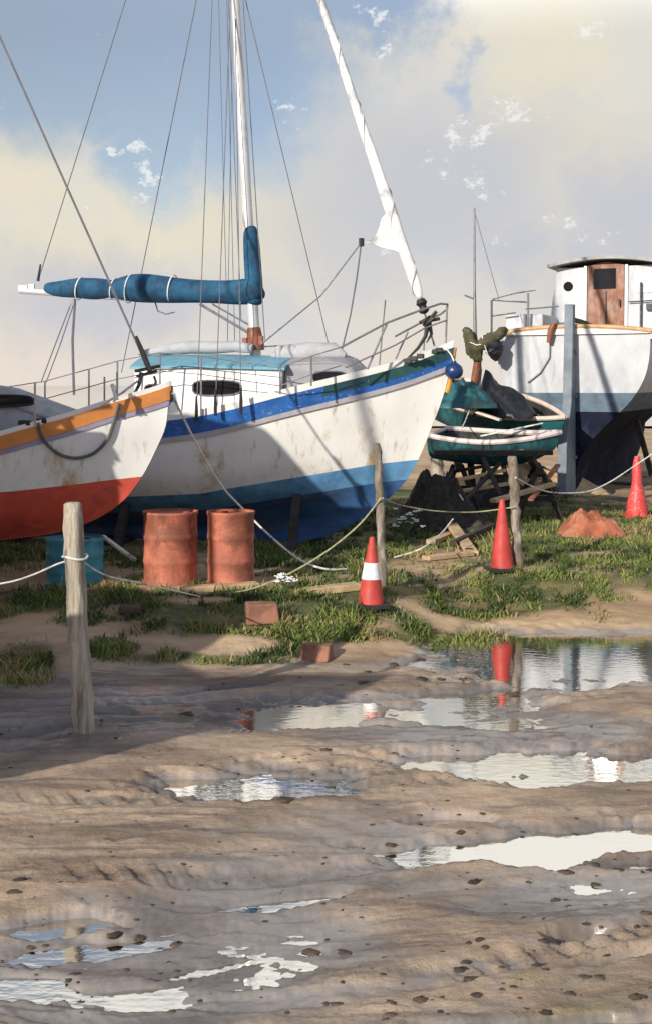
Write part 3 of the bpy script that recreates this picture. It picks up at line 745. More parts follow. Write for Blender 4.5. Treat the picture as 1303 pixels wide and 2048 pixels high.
mb = MB(); mb.tube([B2.pl(310,603), B2.pl(316,622), B2.pl(332,628), B2.pl(349,624)], 0.010, 6); mb.build('loose_line', M['wire'], y2)
# pulpit, stanchions, lifelines
def rl(px, py, y): return B2.pl(px, py, y)
mb = MB()
mb.tube([rl(682,694,-0.98), rl(774,645,-0.62), rl(840,620,-0.30), rl(880,607,-0.12), rl(894,608,0.0), rl(893,618,0.12), rl(880,628,0.22), rl(850,640,0.40), rl(790,672,0.75)], 0.014, 8)
mb.tube([rl(690,735,-0.98), rl(790,690,-0.58), rl(850,655,-0.25), rl(893,640,0.0)], 0.010, 8)
mb.tube([rl(774,645,-0.62), rl(734,738,-0.78)], 0.013, 8); mb.tube([rl(815,663,-0.45), rl(790,718,-0.5)], 0.012, 8)
mb.tube([rl(893,612,0.0), rl(890,700,0.0)], 0.013, 8); mb.tube([rl(850,640,0.4), rl(846,700,0.42)], 0.013, 8)
mb.tube([rl(770,600,0.5), rl(764,660,0.5), rl(758,730,0.55)], 0.010, 6)
mb.build('pulpit', M['steel'], y2)
st = [(90,762,905),(178,738,880),(235,722,870),(320,705,862),(402,712,852),(560,735,795),(622,712,778)]
tops = []
for px, yt, yb in st:
    y = -1.2 if px < 500 else -1.12
    a = B2.pl(px, yt, y); zb = S2(a.x)+0.02
    mb = MB(); mb.tube([Vector((a.x, a.y, zb)), a], 0.012, 8); mb.build('stanchion', M['steel'], y2); tops.append(a)
for dz in (0.0, -0.22):
    mb = MB(); mb.tube([B2.pl(-150, 800, -1.15)+Vector((0,0,dz))]+[t+Vector((0,0,dz)) for t in tops]+[rl(682,694,-0.98)+Vector((0,0,dz))], 0.007, 6); mb.build('lifeline', M['steel'], y2)
mb = MB(); mb.tube([rl(277,709,0.9), rl(400,700,0.9), rl(545,692,0.9), rl(600,690,0.85)], 0.012, 6); mb.build('grab_rail', M['steel'], y2)
# anchor on the bow
mb = MB()
ac = rl(857, 640, -0.05)
mb.beam(rl(846,652,-.05), rl(872,622,-.05), 0.035, 0.04); mb.beam(rl(838,645,-.1), rl(878,637,0.0), 0.04, 0.045)
mb.tube([ac, rl(850,672,-.05), rl(835,696,-.08), rl(815,716,-.12)], [0.03,0.025,0.02,0.012], 8); mb.tube([ac, rl(862,668,0), rl(852,685,-.02)], [0.028,0.02,0.008], 8)
mb.poly([rl(838,600+42,-.12), rl(858,630,-.12), rl(868,636,-.12), rl(850,650,-.12)], (0,0.03,0))
mb.build('anchor', M['black'], y2)
for px, py in ((815,722),(827,717),(840,712),(868,703),(877,700)):
    mb = MB(); q = B2.pl(px, py, -0.35 if px < 850 else -0.12); mb.box(q, (0.09,0.06,0.06)); mb.build('deck_cleat', M['black'], y2, bevel=0.01)

# blue fender hung at the stem
fq = B2.world(B2.pl(907, 742, -0.12))
fd = thing('fender', 'round dark blue fender hung on the bow of the yacht with the blue stripe', 'fender', fq)
mb = MB(); mb.lathe([(0.001,-.10),(.06,-.095),(.105,-.05),(.115,0),(.10,.055),(.06,.09),(.03,.11),(.025,.13),(0.001,.13)], 20); mb.build('fender_ball', M['fender'], fd)
mb = MB(); mb.tube([(0,0,.12), (-.03,0.03,.2), (-.10,.08,.30)], 0.01, 6); mb.build('lanyard', M['rope_white'], fd)

# ================================================================== BOAT 1: orange gunwale, red bottom
B1 = Boat(340, 770, 12.1, -8)
stem1 = [(342,768),(338,800),(331,855),(312,900),(285,952),(246,1002),(216,1025),(170,1048),(90,1070),(-40,1084)]
st1 = [B1.pl(*p) for p in stem1]
xf1 = smooth_interp([(p.z, p.x) for p in st1])
half1 = lambda u: 1.2*(1-(max(0, (u+4.6)/4.65))**2.3) if u > -4.6 else 1.2
rail1 = [B1.side(px, py, lambda u: max(0.02, half1(min(u, 0.0)))) for px, py in [(0,872),(45,859),(130,836),(230,804),(300,785)]]
S1 = smooth_interp([(p.x, p.z) for p in rail1]+[(0.02, B1.pl(342,770).z), (-8.2, rail1[0].z-0.12), (-5, rail1[0].z-0.12)])
wl1 = [B1.side(px, py, lambda u: max(0.02, 0.95*half1(min(u, 0.0)))) for px, py in [(0,987),(130,973),(200,964)]]
wlg = interp([(p.x, p.z) for p in wl1]+[(0.0, B1.pl(285,951).z+0.02), (-8.2, wl1[0].z-0.1)])
zk1 = st1[-1].z
K1 = lambda u: zk1-0.04
H1 = Hull(-7.6, xf1, S1, K1, 1.2, 0.40, smooth_interp([(0,.06),(.05,.28),(.14,.58),(.26,.79),(.42,.92),(.65,.985),(1,1)]), 0.7, 2.3, 1.6)
def small_yacht(root, B, details=True):
    H1.transom(H1.band(MB(), wlg, off(S1,-0.12), nu=80, nv=14), wlg, S1).build('topsides', M['white_hull'], root, angle=60)
    H1.transom(H1.band(MB(), K1, wlg, nu=80, nv=14), K1, wlg).build('hull_bottom', M['red_bottom'], root, angle=60)
    H1.band(MB(), off(S1,-0.135), S1, off=0.016, nu=80, nv=3).build('gunwale', M['orange_band'], root, angle=50)
    H1.band(MB(), off(S1,-0.185), off(S1,-0.139), off=0.012, nu=80, nv=2).build('rubbing_strake', M['purple'], root, angle=50)
    H1.band(MB(), S1, off(S1,0.05), off=0.003, nu=80, nv=2).build('toe_rail', M['white'], root, angle=50)
    H1.deck(MB(), 0.03).build('deck', M['white'], root)
    kl = MB(); kl.poly([(-5.6,-.09,zk1+.1), (-2.9,-.09,zk1+.1), (-3.6,-.09,0.3), (-5.2,-.09,0.3)], (0,0.18,0)); kl.build('keel', M['navy'], root, bevel=0.02)
    c0 = -6.2; c1 = B.pl(112, 830, -0.5).x
    top = B.pl(20, 779, -0.6).z
    stt = []
    for i in range(9):
        k = i/8; stt.append((c0+(c1-c0)*k, 0.78-0.26*k, top-0.33*max(0, (k-0.72)/0.28)**2))
    cb, cr = cabin(root, stt, lambda u: S1(u)-0.04, M['coach_grey'], M['coach_grey'], crown=0.09, tumble=0.06, name='cabin', overhang=0.012)
    def hw(u): return 0.78-0.26*min(1, max(0, (u-c0)/(c1-c0)))
    def fw(px, py):
        y = -0.6
        for _ in range(10):
            q = B.pl(px, py, y); y = -(hw(q.x)-0.06*min(1, max(0, (q.z-S1(q.x))/(top-S1(q.x)))))
        return B.pl(px, py, y)
    window_panel(cb, [fw(-120,792), fw(-30,790), fw(55,791), fw(71,800), fw(68,810), fw(-30,815), fw(-120,818)], (0.1,-1,0.06), frame_m=M['black'])
    wc = MB(); uf = B.pl(-75, 770, 0.0).x
    def tent(a, b):
        u = -7.3+(uf+7.3)*a; v = 2*b-1; sc = 1.0
        w_ = (H1.half_sheer(u)+0.03)
        n_ = 0.03*math.sin(a*31+abs(v)*4)
        return Vector((u, v*w_, S1(u)+0.10+(1-abs(v)**1.1)*1.75*sc+n_))
    wc.grid(tent, 40, 20); wc.build('shadow_cover', M['liferaft'], root, angle=60)  # unseen cover, invented to cast shade on the yacht behind
    m0 = B.pl(-228, 760); m1 = B.pl(-297, -590)
    mb = MB(); mb.tube([m0, m1], [0.06,0.04], 12); mb.build('mast', M['alu'], root)
    f0 = B.pl(297, 738); wire(root, f0, m1, 0.012, 'forestay')
    mb = MB(); mb.tube([B.pl(300,742), B.pl(288,712), B.pl(272,672)], [0.028,0.03,0.016], 8); mb.build('turnbuckle', M['black'], root)
    mb = MB()   # stem-head fitting, roller and furling drum
    mb.beam(B.pl(272,742,-.1), B.pl(318,732,.1), 0.05, 0.03); mb.beam(B.pl(275,752,-.08), B.pl(312,742,.08), 0.05, 0.025)
    mb.tube([B.pl(283,745,-.05), B.pl(278,770,-.08), B.pl(266,792,-.1)], [0.025,0.02,0.014], 8)
    mb.tube([B.pl(308,752,.05), B.pl(312,764,.05), B.pl(306,776,.05)], 0.014, 8); mb.tube([B.pl(306,777,0), B.pl(322,774,0)], 0.012, 8)
    mb.tube([B.pl(338,768,0), B.pl(342,786,-.02), B.pl(344,804,-.02)], 0.016, 8)
    mb.build('bow_roller', M['black'], root)
    mb = MB(); mb.tube([B.pl(275,762,-.1), B.pl(245,785,-.3), B.pl(200,812,-.5)], 0.012, 6)
    mb.tube([B.pl(232,770,-.45), B.pl(228,804,-.45)], 0.014, 6); mb.tube([B.pl(224,768,-.45), B.pl(234,800,-.45)], 0.02, 6); mb.build('bow_rail', M['steel'], root)
    prev = None
    for px, yt in ((-60,770),(70,772),(122,768),(150,700+90)):
        a = B.pl(px, yt, -0.85 if px < 100 else -0.7)
        if px > 100: a.y = 0.6; 
        mb = MB(); mb.tube([Vector((a.x, a.y, S1(a.x)-0.02)), Vector((a.x, a.y, S1(a.x)+0.40))], 0.010, 6); mb.build('stanchion', M['steel'], root)
    for px, py in ((45,852),(78,848)):
        mb = MB(); q = B.side(px, py, half1); mb.box(q+Vector((0,0.05,0.03)), (0.12,0.05,0.05)); mb.build('deck_cleat', M['black'], root, bevel=0.01)
y1 = thing('sailing_yacht', 'white yacht with orange gunwale and red bottom, dark rope looped on its bow', 'sailboat', B1.o, B1.th)
small_yacht(y1, B1)
# rope looped along its side
def side1(px, py, o=0.03):
    y = -0.6
    for _ in range(14):
        q = B1.pl(px, py, y); y = -(H1.half(q.x, q.z)+o)
    return B1.world(B1.pl(px, py, y))
def rope(name, pts, r, m, label, cat='rope', group=None, n=6):
    """smooth rope through the points, coordinates about its first point"""
    P = [Vector(p) for p in pts]; o = P[0].copy()
    Q = []
    for i in range(len(P)-1):
        p0 = P[max(0, i-1)]; p1 = P[i]; p2 = P[i+1]; p3 = P[min(len(P)-1, i+2)]
        for k in range(n):
            t = k/n
            Q.append(0.5*((2*p1)+(p2-p0)*t+(2*p0-5*p1+4*p2-p3)*t*t+(3*p1-p0-3*p2+p3)*t**3))
    Q.append(P[-1])
    mb = MB(); mb.tube([q-o for q in Q], r*0.74, 7)
    ob = mb.build(name, m, None); ob.location = o
    return tag(ob, label, cat, group)
rope('looped_rope', [side1(*p) for p in [(76,846),(80,866),(95,890),(122,910),(155,916),(188,906),(214,880),(226,850),(238,806)]], 0.022, M['rope_grey'],
     'dark rope looped down the white bow below the orange gunwale')

# two unseen yacht copies added at left to cast shadows on hulls and mud
def shadow_yacht(dx, dy, dz, label):
    c = copy_tree(y1); c.location = Vector(y1.location)+Vector((dx, dy, dz)); c['label'] = label; return c
n1 = shadow_yacht(-3.55-B1.o.x, 10.05-B1.o.y, 0.40, 'added orange-edged yacht out of frame at left, shades the hulls')
n1.rotation_euler.z = R(5)
n2 = shadow_yacht(-3.05-B1.o.x, 5.1-B1.o.y, 0.0, 'added orange-edged yacht out of frame at left, shades the mud')
hs = MB()
def blocker_sheet(a, b):
    x = 0.12-2.75*a
    top_ = np.interp(-x, [-.12, .62, 2.7], [2.98, 3.92, 4.35]); low_ = np.interp(-x, [-.12, .3, 2.7], [2.78, 2.48, 2.45])
    return Vector((x, 0.10*math.sin(a*5+b*2)+0.04*math.sin(a*23), low_+(top_-low_)*b))
hs.grid(blocker_sheet, 36, 14); hso = hs.build('shadow_sheet', M['sail'], n1, angle=80)  # unseen sheet, shaped to shade the blue-striped hull but clear the drums
hm = hso.modifiers.new('solid', 'SOLIDIFY'); hm.thickness = 0.01
for nb_, dz_ in ((n1, .40), (n2, 0)):
    for q in (-5.0, -3.9):
        kb = MB(); kb.box((q, 0, .10-dz_/2+.15), (0.35, .9, .36+dz_)); kb.build('keel_block', M['timber_dark'], nb_, bevel=.01)
n1['group'] = n2['group'] = y1['group'] = 'orange-edged yachts in the row'

# ================================================================== BOAT 3: white transom with rudder and wheelhouse
B3 = Boat(1142, 770, 21.7, 66)
H3K = lambda u: 0.50
S3 = smooth_interp([(0,3.42),(2,3.40),(5,3.55),(9.4,4.2)])
xf3 = smooth_interp([(0.5,6.0),(1.0,7.3),(2.0,8.4),(3.0,9.0),(4.3,9.5)])
sect3 = smooth_interp([(0,.04),(.2,.09),(.32,.22),(.45,.47),(.58,.74),(.72,.92),(.86,.99),(1,1)])
H3 = Hull(0.0, xf3, S3, H3K, 1.62, 0.45, sect3, 0.86, 2.3, 1.7)
W3 = lambda u: 2.36+0.01*u
y3 = thing('fishing_boat', 'high white boat seen from astern, slate rudder on its transom and brown wheelhouse door', 'boat', B3.o, B3.th)
H3.transom(H3.band(MB(), W3, off(S3,-0.10), nu=60, nv=14), W3, S3).build('topsides', M['white_shade_tint'], y3, angle=50)
H3.transom(H3.band(MB(), off(W3,-0.34), W3, nu=60, nv=4), off(W3,-0.34), W3).build('boot_top', M['slate'], y3, angle=50)
H3.transom(H3.band(MB(), H3K, off(W3,-0.34), nu=60, nv=14), H3K, off(W3,-0.34)).build('hull_bottom', M['navy'], y3, angle=50)
H3.band(MB(), off(S3,-0.13), off(S3,-0.05), off=0.03, nu=60, nv=2).build('rubbing_strake', M['grey_paint'], y3)
H3.deck(MB(), 0.10).build('deck', M['grey_paint'], y3)
hb = H3.half_sheer(0.0)
mb = MB()
crown = lambda v: 0.10*(1-(v/hb)**2)
vs = np.linspace(-hb-.03, hb+.03, 25)
mb.poly([(-0.05, v, 3.42) for v in vs]+[(-0.05, v, 3.42+crown(v)) for v in vs[::-1]], (0.09, 0, 0)); mb.build('transom_top', M['white'], y3, smooth=False)
mb = MB(); mb.tube([(-0.01, v, 3.455+crown(v)) for v in vs], 0.05, 8)
mb.build('transom_caprail', M['caprail'], y3)
H3.band(MB(), off(S3,0.0), off(S3,0.07), off=0.04, nu=60, nv=2).build('caprail', M['caprail'], y3)
# rudder and tiller
mb = MB()
mb.poly([(-0.06,-.08,3.95), (-0.22,-.08,3.95), (-0.26,-.08,3.3), (-0.36,-.08,2.2), (-0.72,-.08,1.5), (-0.80,-.08,0.58), (-0.02,-.08,0.52), (-0.03,-.08,2.2)], (0,0.16,0))
rd = mb.build('rudder', M['rudder'], y3, smooth=False, bevel=0.012)
for z in (1.2, 2.3, 3.1):
    mb = MB(); mb.box((-0.05, 0, z), (0.18, 0.21, 0.06)); mb.build('rudder_iron', M['rudder'], rd, bevel=0.008)
mb = MB(); mb.tube([(-0.14,0,3.70), (0.3,-0.02,3.68), (0.75,-.1,3.66), (1.1,-.18,3.60)], [0.055,0.05,0.042,0.035], 8); mb.build('tiller', M['tarp_green'], y3)
# wheelhouse
wx0, wx1, wh = 1.55, 4.3, 1.14
whs = []
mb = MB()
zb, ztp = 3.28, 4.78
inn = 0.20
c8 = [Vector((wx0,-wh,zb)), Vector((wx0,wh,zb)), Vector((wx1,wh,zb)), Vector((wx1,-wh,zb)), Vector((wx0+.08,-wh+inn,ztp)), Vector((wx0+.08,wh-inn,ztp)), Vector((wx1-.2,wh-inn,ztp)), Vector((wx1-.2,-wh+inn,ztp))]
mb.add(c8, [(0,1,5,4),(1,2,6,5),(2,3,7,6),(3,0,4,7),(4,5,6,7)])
whb = mb.build('wheelhouse', M['white_shade_tint'], y3, smooth=False); whb.location = (0, -0.30, 0)
mb = MB()
def rfp(a, b, dz): v = 2*b-1; return Vector((wx0-.16+(wx1-wx0+.2)*a, v*(wh-.06), ztp+dz+0.13*(1-v*v)))
mb.grid(lambda a, b: rfp(a, b, 0.0), 6, 14); mb.grid(lambda a, b: rfp(a, b, 0.06), 6, 14)
for e in (0, 1):
    mb.grid(lambda a, b, e=e: rfp(e, b, 0.06*a), 1, 14); mb.grid(lambda a, b, e=e: rfp(b, e, 0.06*a), 1, 6)
mb.build('wheelhouse_roof', M['roof3'], whb)
def aftp(v, z): k = (z-zb)/(ztp-zb); return Vector((wx0+.08*k, v, z))
dr = MB(); dr.poly([aftp(.34,3.52)+Vector((-.03,0,0)), aftp(-.36,3.52)+Vector((-.03,0,0)), aftp(-.36,4.80)+Vector((-.03,0,0)), aftp(.0,4.87)+Vector((-.03,0,0)), aftp(.34,4.80)+Vector((-.03,0,0))], (0.026,0,0))
dr_o = dr.build('door', M['door'], whb, smooth=False)
mb = MB(); mb.poly([aftp(.22,4.35)+Vector((-.045,0,0)), aftp(-.20,4.35)+Vector((-.045,0,0)), aftp(-.20,4.74)+Vector((-.045,0,0)), aftp(.22,4.74)+Vector((-.045,0,0))], (0.012,0,0)); mb.build('door_window', M['glass'], dr_o, smooth=False)
mb = MB(); mb.tube([aftp(-.28,4.0)+Vector((-.09,0,0)), aftp(-.28,4.15)+Vector((-.09,0,0))], 0.014, 6); mb.tube([aftp(-.02,3.6)+Vector((-.04,0,0)), aftp(-.02,4.3)+Vector((-.04,0,0))], 0.012, 6); mb.build('door_handle', M['black'], dr_o)
for v in (.38,-.40):
    mb = MB(); mb.beam(aftp(v,3.50)+Vector((-.02,0,0)), aftp(v,4.80)+Vector((-.02,0,0)), 0.05, 0.05); mb.build('door_post', M['white'], whb, smooth=False)
mb = MB(); q = aftp(.72,4.42); mb.lathe([(0.001,0),(.08,0),(.092,.02),(0.08,.03),(.068,.02),(0.001,.02)], 18)
mb.v = [tuple(Vector((-v[2], v[1], v[0]))+q) for v in mb.v]; mb.build('porthole', M['glass'], whb)

mb = MB(); mb.poly([aftp(-.58,4.25)+Vector((-.015,0,0)), aftp(-.95,4.25)+Vector((-.015,0,0)), aftp(-.93,4.62)+Vector((-.015,0,0)), aftp(-.58,4.62)+Vector((-.015,0,0))], (0.013,0,0)); mb.build('window', M['grey_paint'], whb, smooth=False)
mb = MB(); mb.tube([aftp(-.68,3.5)+Vector((-.07,0,0)), aftp(-.68,4.45)+Vector((-.07,0,0))], .02, 6); mb.tube([aftp(-.45,4.08)+Vector((-.07,0,0)), aftp(-.95,4.1)+Vector((-.07,0,0))], .012, 6); mb.box(aftp(-.85,3.98)+Vector((-.06,0,0)), (.06,.14,.12)); mb.build('grab_rail', M['black'], whb)
# side deck locker and stern rail
mb = MB(); mb.box((1.1, 0.98, 3.55), (1.5, 0.75, 0.56), taper=0.94); mb.build('locker', M['grey_paint'], y3, bevel=0.03)
mb = MB()
P3 = lambda px, py, x: None
def b3t(px, py, x):
    """boat-3 point on the athwartship plane x"""
    r = Vector(((px-CX)/F, 1.0, (HY-py)/F)); o = Vector((0,0,CH))
    k = (x-(o-B3.o).dot(B3.u))/r.dot(B3.u); q = o+r*k-B3.o
    return Vector((q.dot(B3.u), q.dot(B3.p), q.z))
for px, yt in ((982,600),(1055,586)):
    a = b3t(px, yt, 0.25); mb.tube([a, Vector((a.x, a.y, 3.4))], 0.022, 8)
mb.tube([b3t(984,600,.25), b3t(1012,602,.25), b3t(1056,604,.25)], 0.016, 6); mb.tube([b3t(982,632,.25), b3t(1030,625,.25)], 0.016, 6)
mb.tube([b3t(984,598,.25), b3t(1030,586,.25), b3t(1070,580,.25)], 0.013, 6); mb.tube([b3t(1050,618,.25), b3t(1117,612,.4)], 0.016, 6)
mb.build('stern_rail', M['steel'], y3)
mb = MB(); mb.tube([b3t(1108,645,-.09), b3t(1100,662,-.12), b3t(1097,685,-.10)], [.05,.06,.045], 10); mb.build('rail_fender', M['rust_wood'], y3)
def s3(px, py): 
    return b3t(px, py, -0.03)
mb = MB(); mb.tube([s3(1099,685), s3(1098,715), s3(1080,745), s3(1055,765)], .014, 6); mb.build('stern_line', M['wire'], y3)
for q in (0.8, 2.8, 4.8):
    kb = MB(); kb.box((q, 0, 0.44), (0.4, 1.2, 0.2)); kb.build('keel_block', M['timber_dark'], y3, bevel=0.01)
# shores that hold the hull upright
def shore(B, H, u, z, sgn, spread=0.7):
    y = sgn*(H.half(u, z)+0.02); wq = B.world((u, y, z)); w2 = B.world((u, y+sgn*spread, 0)); w2.z = h1(w2.x, w2.y)-0.03
    return wq, w2

# ================================================================== dinghies
def dinghy(a, b, beam, depth, name, label, railm, roll=0.0, fore=True, mast=None):
    """open boat with its gunwale centreline from a (stern) to b (bow)"""
    a = Vector(a); b = Vector(b); ax = (b-a); L = ax.length; ax.normalize()
    yv = Vector((0,0,1)).cross(ax).normalized(); zv = ax.cross(yv)
    root = bpy.data.objects.new(name, None); C.objects.link(root)
    mw = Matrix((ax, yv, zv)).transposed().to_4x4(); root.rotation_euler = (mw @ Matrix.Rotation(roll, 4, 'X')).to_euler(); root.location = a
    tag(root, label, 'dinghy')
    def hb(t): return beam/2*(1-(max(0, (t-0.4)/0.6))**2.2)*(1 if t > .4 else 1-.28*((.4-t)/.4)**2)
    def sh(t): return 0.10*(2*t-0.8)**2*(1.0 if t > .4 else .5)
    def sec(t, k, sg, inset=0.0):
        r = min(1.0, (k*1.0))
        y = (hb(t)-inset)*math.sin(r*math.pi/2)**0.8 + (0.0 if k > 0 else 0)
        z = -depth*(1-0.35*max(0, (t-.7)/.3)**2)*math.cos(r*math.pi/2)**0.75 + sh(t) + (inset*0.8 if r < .9 else 0)
        x = L*t*(1-0.06*(1-r)*t)
        return Vector((x, sg*max(0.0, y), z))
    mb = MB()
    for sg in (-1, 1): mb.grid(lambda t, k, sg=sg: sec(t, k, sg), 26, 10)
    mb.grid(lambda s_, k: sec(0, k, -1).lerp(sec(0, k, 1), s_), 6, 10)
    mb.build('hull', M['teal'], root, angle=60)
    mb = MB()
    for sg in (-1, 1): mb.grid(lambda t, k, sg=sg: sec(0.01+t*.97, k, sg, 0.025), 26, 10)
    mb.build('inner_lining', M['dinghy_in'], root, angle=60)
    mb = MB()
    for sg in (-1, 1): mb.tube([sec(t, 1, sg)+Vector((0,0,0.01)) for t in np.linspace(0, 1, 24)], 0.042, 8)
    mb.tube([sec(0,1,-1), sec(0,1,1)], 0.03, 8)
    mb.build('gunwale', railm, root)
    for t in (0.22, 0.5, 0.72):
        mb = MB(); mb.box((L*t, 0, -depth*.35+sh(t)), (0.2, 2*hb(t)*.92, 0.03)); mb.build('thwart', M['cream_rail'], root, smooth=False)
    return root
dA0 = ray(872, 770, 22.6); dA1 = ray(1128, 851, 20.6)
dA = dinghy(dA0, dA1, 1.35, 0.62, 'sailing_dinghy', 'teal dinghy with cream gunwale and thin mast, tipped up behind the other dinghy', M['cream_rail'], roll=R(14))
mi = dA.matrix_basis.inverted()
def lA(px, py, d): return mi @ ray(px, py, d)
dm = 22.0
mb = MB(); mb.tube([lA(952,800,dm), lA(957,740,dm), lA(949,668,dm), lA(948,560,dm), lA(948,415,dm)], [0.05,0.055,0.035,0.022,0.014], 8); dmo = mb.build('mast', M['wire'], dA)
mb = MB(); mb.tube([lA(943,790,dm-.05), lA(950,752,dm-.05), lA(957,700,dm-.05)], [0.055,0.075,0.07], 10, jit=.1); mb.build('mast_sleeve', M['rust_wood'], dmo)
wire(dA, lA(950,430,dm), lA(997,600,21.7), 0.008, 'mast_stay')
mb = MB(); mb.tube([lA(928,590,dm), lA(948,598,dm)], 0.016, 6); mb.build('wind_vane', M['wire'], dmo)
def crumple(name, spine, rads, m, parent=None, n=14, amp=0.25, seed=1):
    rr = random.Random(seed); mb = MB(); pts = [Vector(p) for p in spine]
    mb.tube(pts, rads, n)
    vs = []
    for k, v in enumerate(mb.v):
        i = k//n; c = pts[min(i, len(pts)-1)]; d = Vector(v)-c
        q = 1+amp*(2*float(fbm(np.array([v[0]*4.1+seed*3]), np.array([v[2]*4.7+v[1]*3.1]), 3)[0])-1)*2 + amp*0.5*rr.uniform(-1, 1)
        vs.append(tuple(c+d*q))
    mb.v = vs
    return mb.build(name, m, parent, angle=55)
def bundle(nodes, m, seed):
    P = [lA(x, y, dm-.12) for x, y, r in nodes]; q = []; rr = []
    for i in range(len(P)-1):
        for k in range(5):
            q.append(P[i].lerp(P[i+1], k/5)); rr.append((nodes[i][2]*(1-k/5)+nodes[i+1][2]*k/5)/F*dm)
    q.append(P[-1]); rr.append(nodes[-1][2]/F*dm)
    return crumple('sail_bundle', q, rr, m, dA, n=22, amp=0.34, seed=seed)
bundle([(926,656,4),(934,664,10),(940,680,12),(946,698,12),(956,716,10),(962,722,4)], M['tarp_green'], 3)
bundle([(1012,656,4),(1004,664,10),(992,672,11),(978,676,12),(964,684,13),(952,700,9)], M['tarp_green'], 5)
bundle([(972,678,6),(982,688,14),(987,702,15),(990,714,10),(992,722,3)], M['tarp'], 7)
mb = MB(); mb.tube([lA(938,684,dm-.25), lA(952,690,dm-.27), lA(968,688,dm-.25)], .012, 6); mb.tube([lA(962,668,dm-.2), lA(968,690,dm-.27), lA(975,712,dm-.2)], .012, 6); mb.build('lashing', M['rope_white'], dA)

dB0 = ray(872, 868, 19.3); dB1 = ray(1120, 884, 18.4)
dB = dinghy(dB0, dB1, 1.15, 0.42, 'rowing_dinghy', 'teal rowing dinghy with pale pink gunwale on dark trestles beside the high white boat', M['pink_rail'], roll=R(6))
# black tarpaulin heaped over the tipped dinghy
def heap(name, base, size, m, label, cat, seed=1, nu=84, nv=26, peak=1.0, amp=0.3, kind=None):
    """a crumpled heap on the ground, base = centre, size = (rx, ry, h)"""
    mb = MB(); rx, ry, hh = size; vs = []
    for i in range(nv+1):
        r = i/nv
        for k in range(nu):
            a = 2*math.pi*k/nu
            w_ = 1+0.5*(float(fbm(np.array([math.cos(a)*1.7+seed*5.0]), np.array([math.sin(a)*1.7+seed]), 3)[0])-0.5)
            x = rx*r*math.cos(a)*w_; y = ry*r*math.sin(a)*w_
            nz = float(fbm(np.array([x*3/max(rx, .3)+seed*7+5]), np.array([y*3/max(ry, .3)+seed*3+5]), 4)[0])-0.5
            z = hh*((1-r**1.5)**peak)*(1+amp*2*nz) + hh*amp*0.5*nz*(1-r) + hh*0.22*(abs(math.sin(a*3.5+seed+nz*7+r*2.5))-.5)*r*(1-r)*2 - 0.03*(r > .99)
            vs.append((x, y, z))
    fs = [(i*nu+k, i*nu+(k+1) % nu, (i+1)*nu+(k+1) % nu, (i+1)*nu+k) for i in range(nv) for k in range(nu)]
    mb.add(vs, fs)
    o = mb.build(name, m, None, angle=85); o.location = base
    return tag(o, label, cat, kind=kind)
tq = ray(1003, 830, 21.0)
def drape(a, b):
    # ridge runs down to the right, skirts hang in folds
    x = -0.42+1.0*a; v = 2*b-1
    ridge = 0.86*(1-a)**0.75*min(1, a*7+.25)+0.03
    n_ = float(fbm(np.array([a*5+3]), np.array([b*6+1]), 4)[0])-.5
    z = ridge*(1-abs(v)**1.25)+0.16*n_-0.06*abs(math.sin(v*7+a*5))
    return Vector((x+0.10*n_, v*(0.28+0.32*(1-abs(v)*.3))+.12*n_, z))
mb = MB(); mb.grid(drape, 26, 26)
tp = mb.build('tarpaulin', M['tarp'], None, angle=35); tp.location = tq; tp.rotation_euler.z = R(-20)
sm = tp.modifiers.new('solid', 'SOLIDIFY'); sm.thickness = 0.012
tag(tp, 'black tarpaulin heaped over the tipped teal dinghy', 'tarpaulin')
# trestles
def trestle(c, L, hgt, rz, label):
    gz = h1(c[0], c[1]); root = thing('trestle', label, 'trestle', (c[0], c[1], gz-0.02), rz, 'dark timber trestles')
    mb = MB(); mb.beam((-L/2,0,hgt), (L/2,0,hgt), 0.11, 0.11); mb.build('beam', M['timber_dark'], root, bevel=.006)
    for s in (-1, 1):
        for t in (-1, 1):
            mb = MB(); mb.beam((s*L*.4, t*.06, hgt-.05), (s*L*.45, t*.34, 0), 0.08, 0.07); mb.build('leg', M['timber_dark'], root, bevel=.005)
        mb = MB(); mb.beam((s*L*.43,-.24,hgt*.45), (s*L*.43,.24,hgt*.45), 0.03, 0.09); mb.build('brace', M['timber_dark'], root)
    return root
zB = 1.26-0.42
trestle((ray(915,870,19.15).x, 19.15), 1.3, 0.80, R(85), 'dark timber trestle under the left end of the pink-edged dinghy')
trestle((ray(1075,870,18.65).x, 18.65), 1.3, 0.76, R(82), 'dark timber trestle under the right end of the pink-edged dinghy')
trestle((ray(990,870,21.3).x, 21.3), 1.5, 1.0, R(80), 'dark timber trestle behind, carrying the tipped teal dinghy')

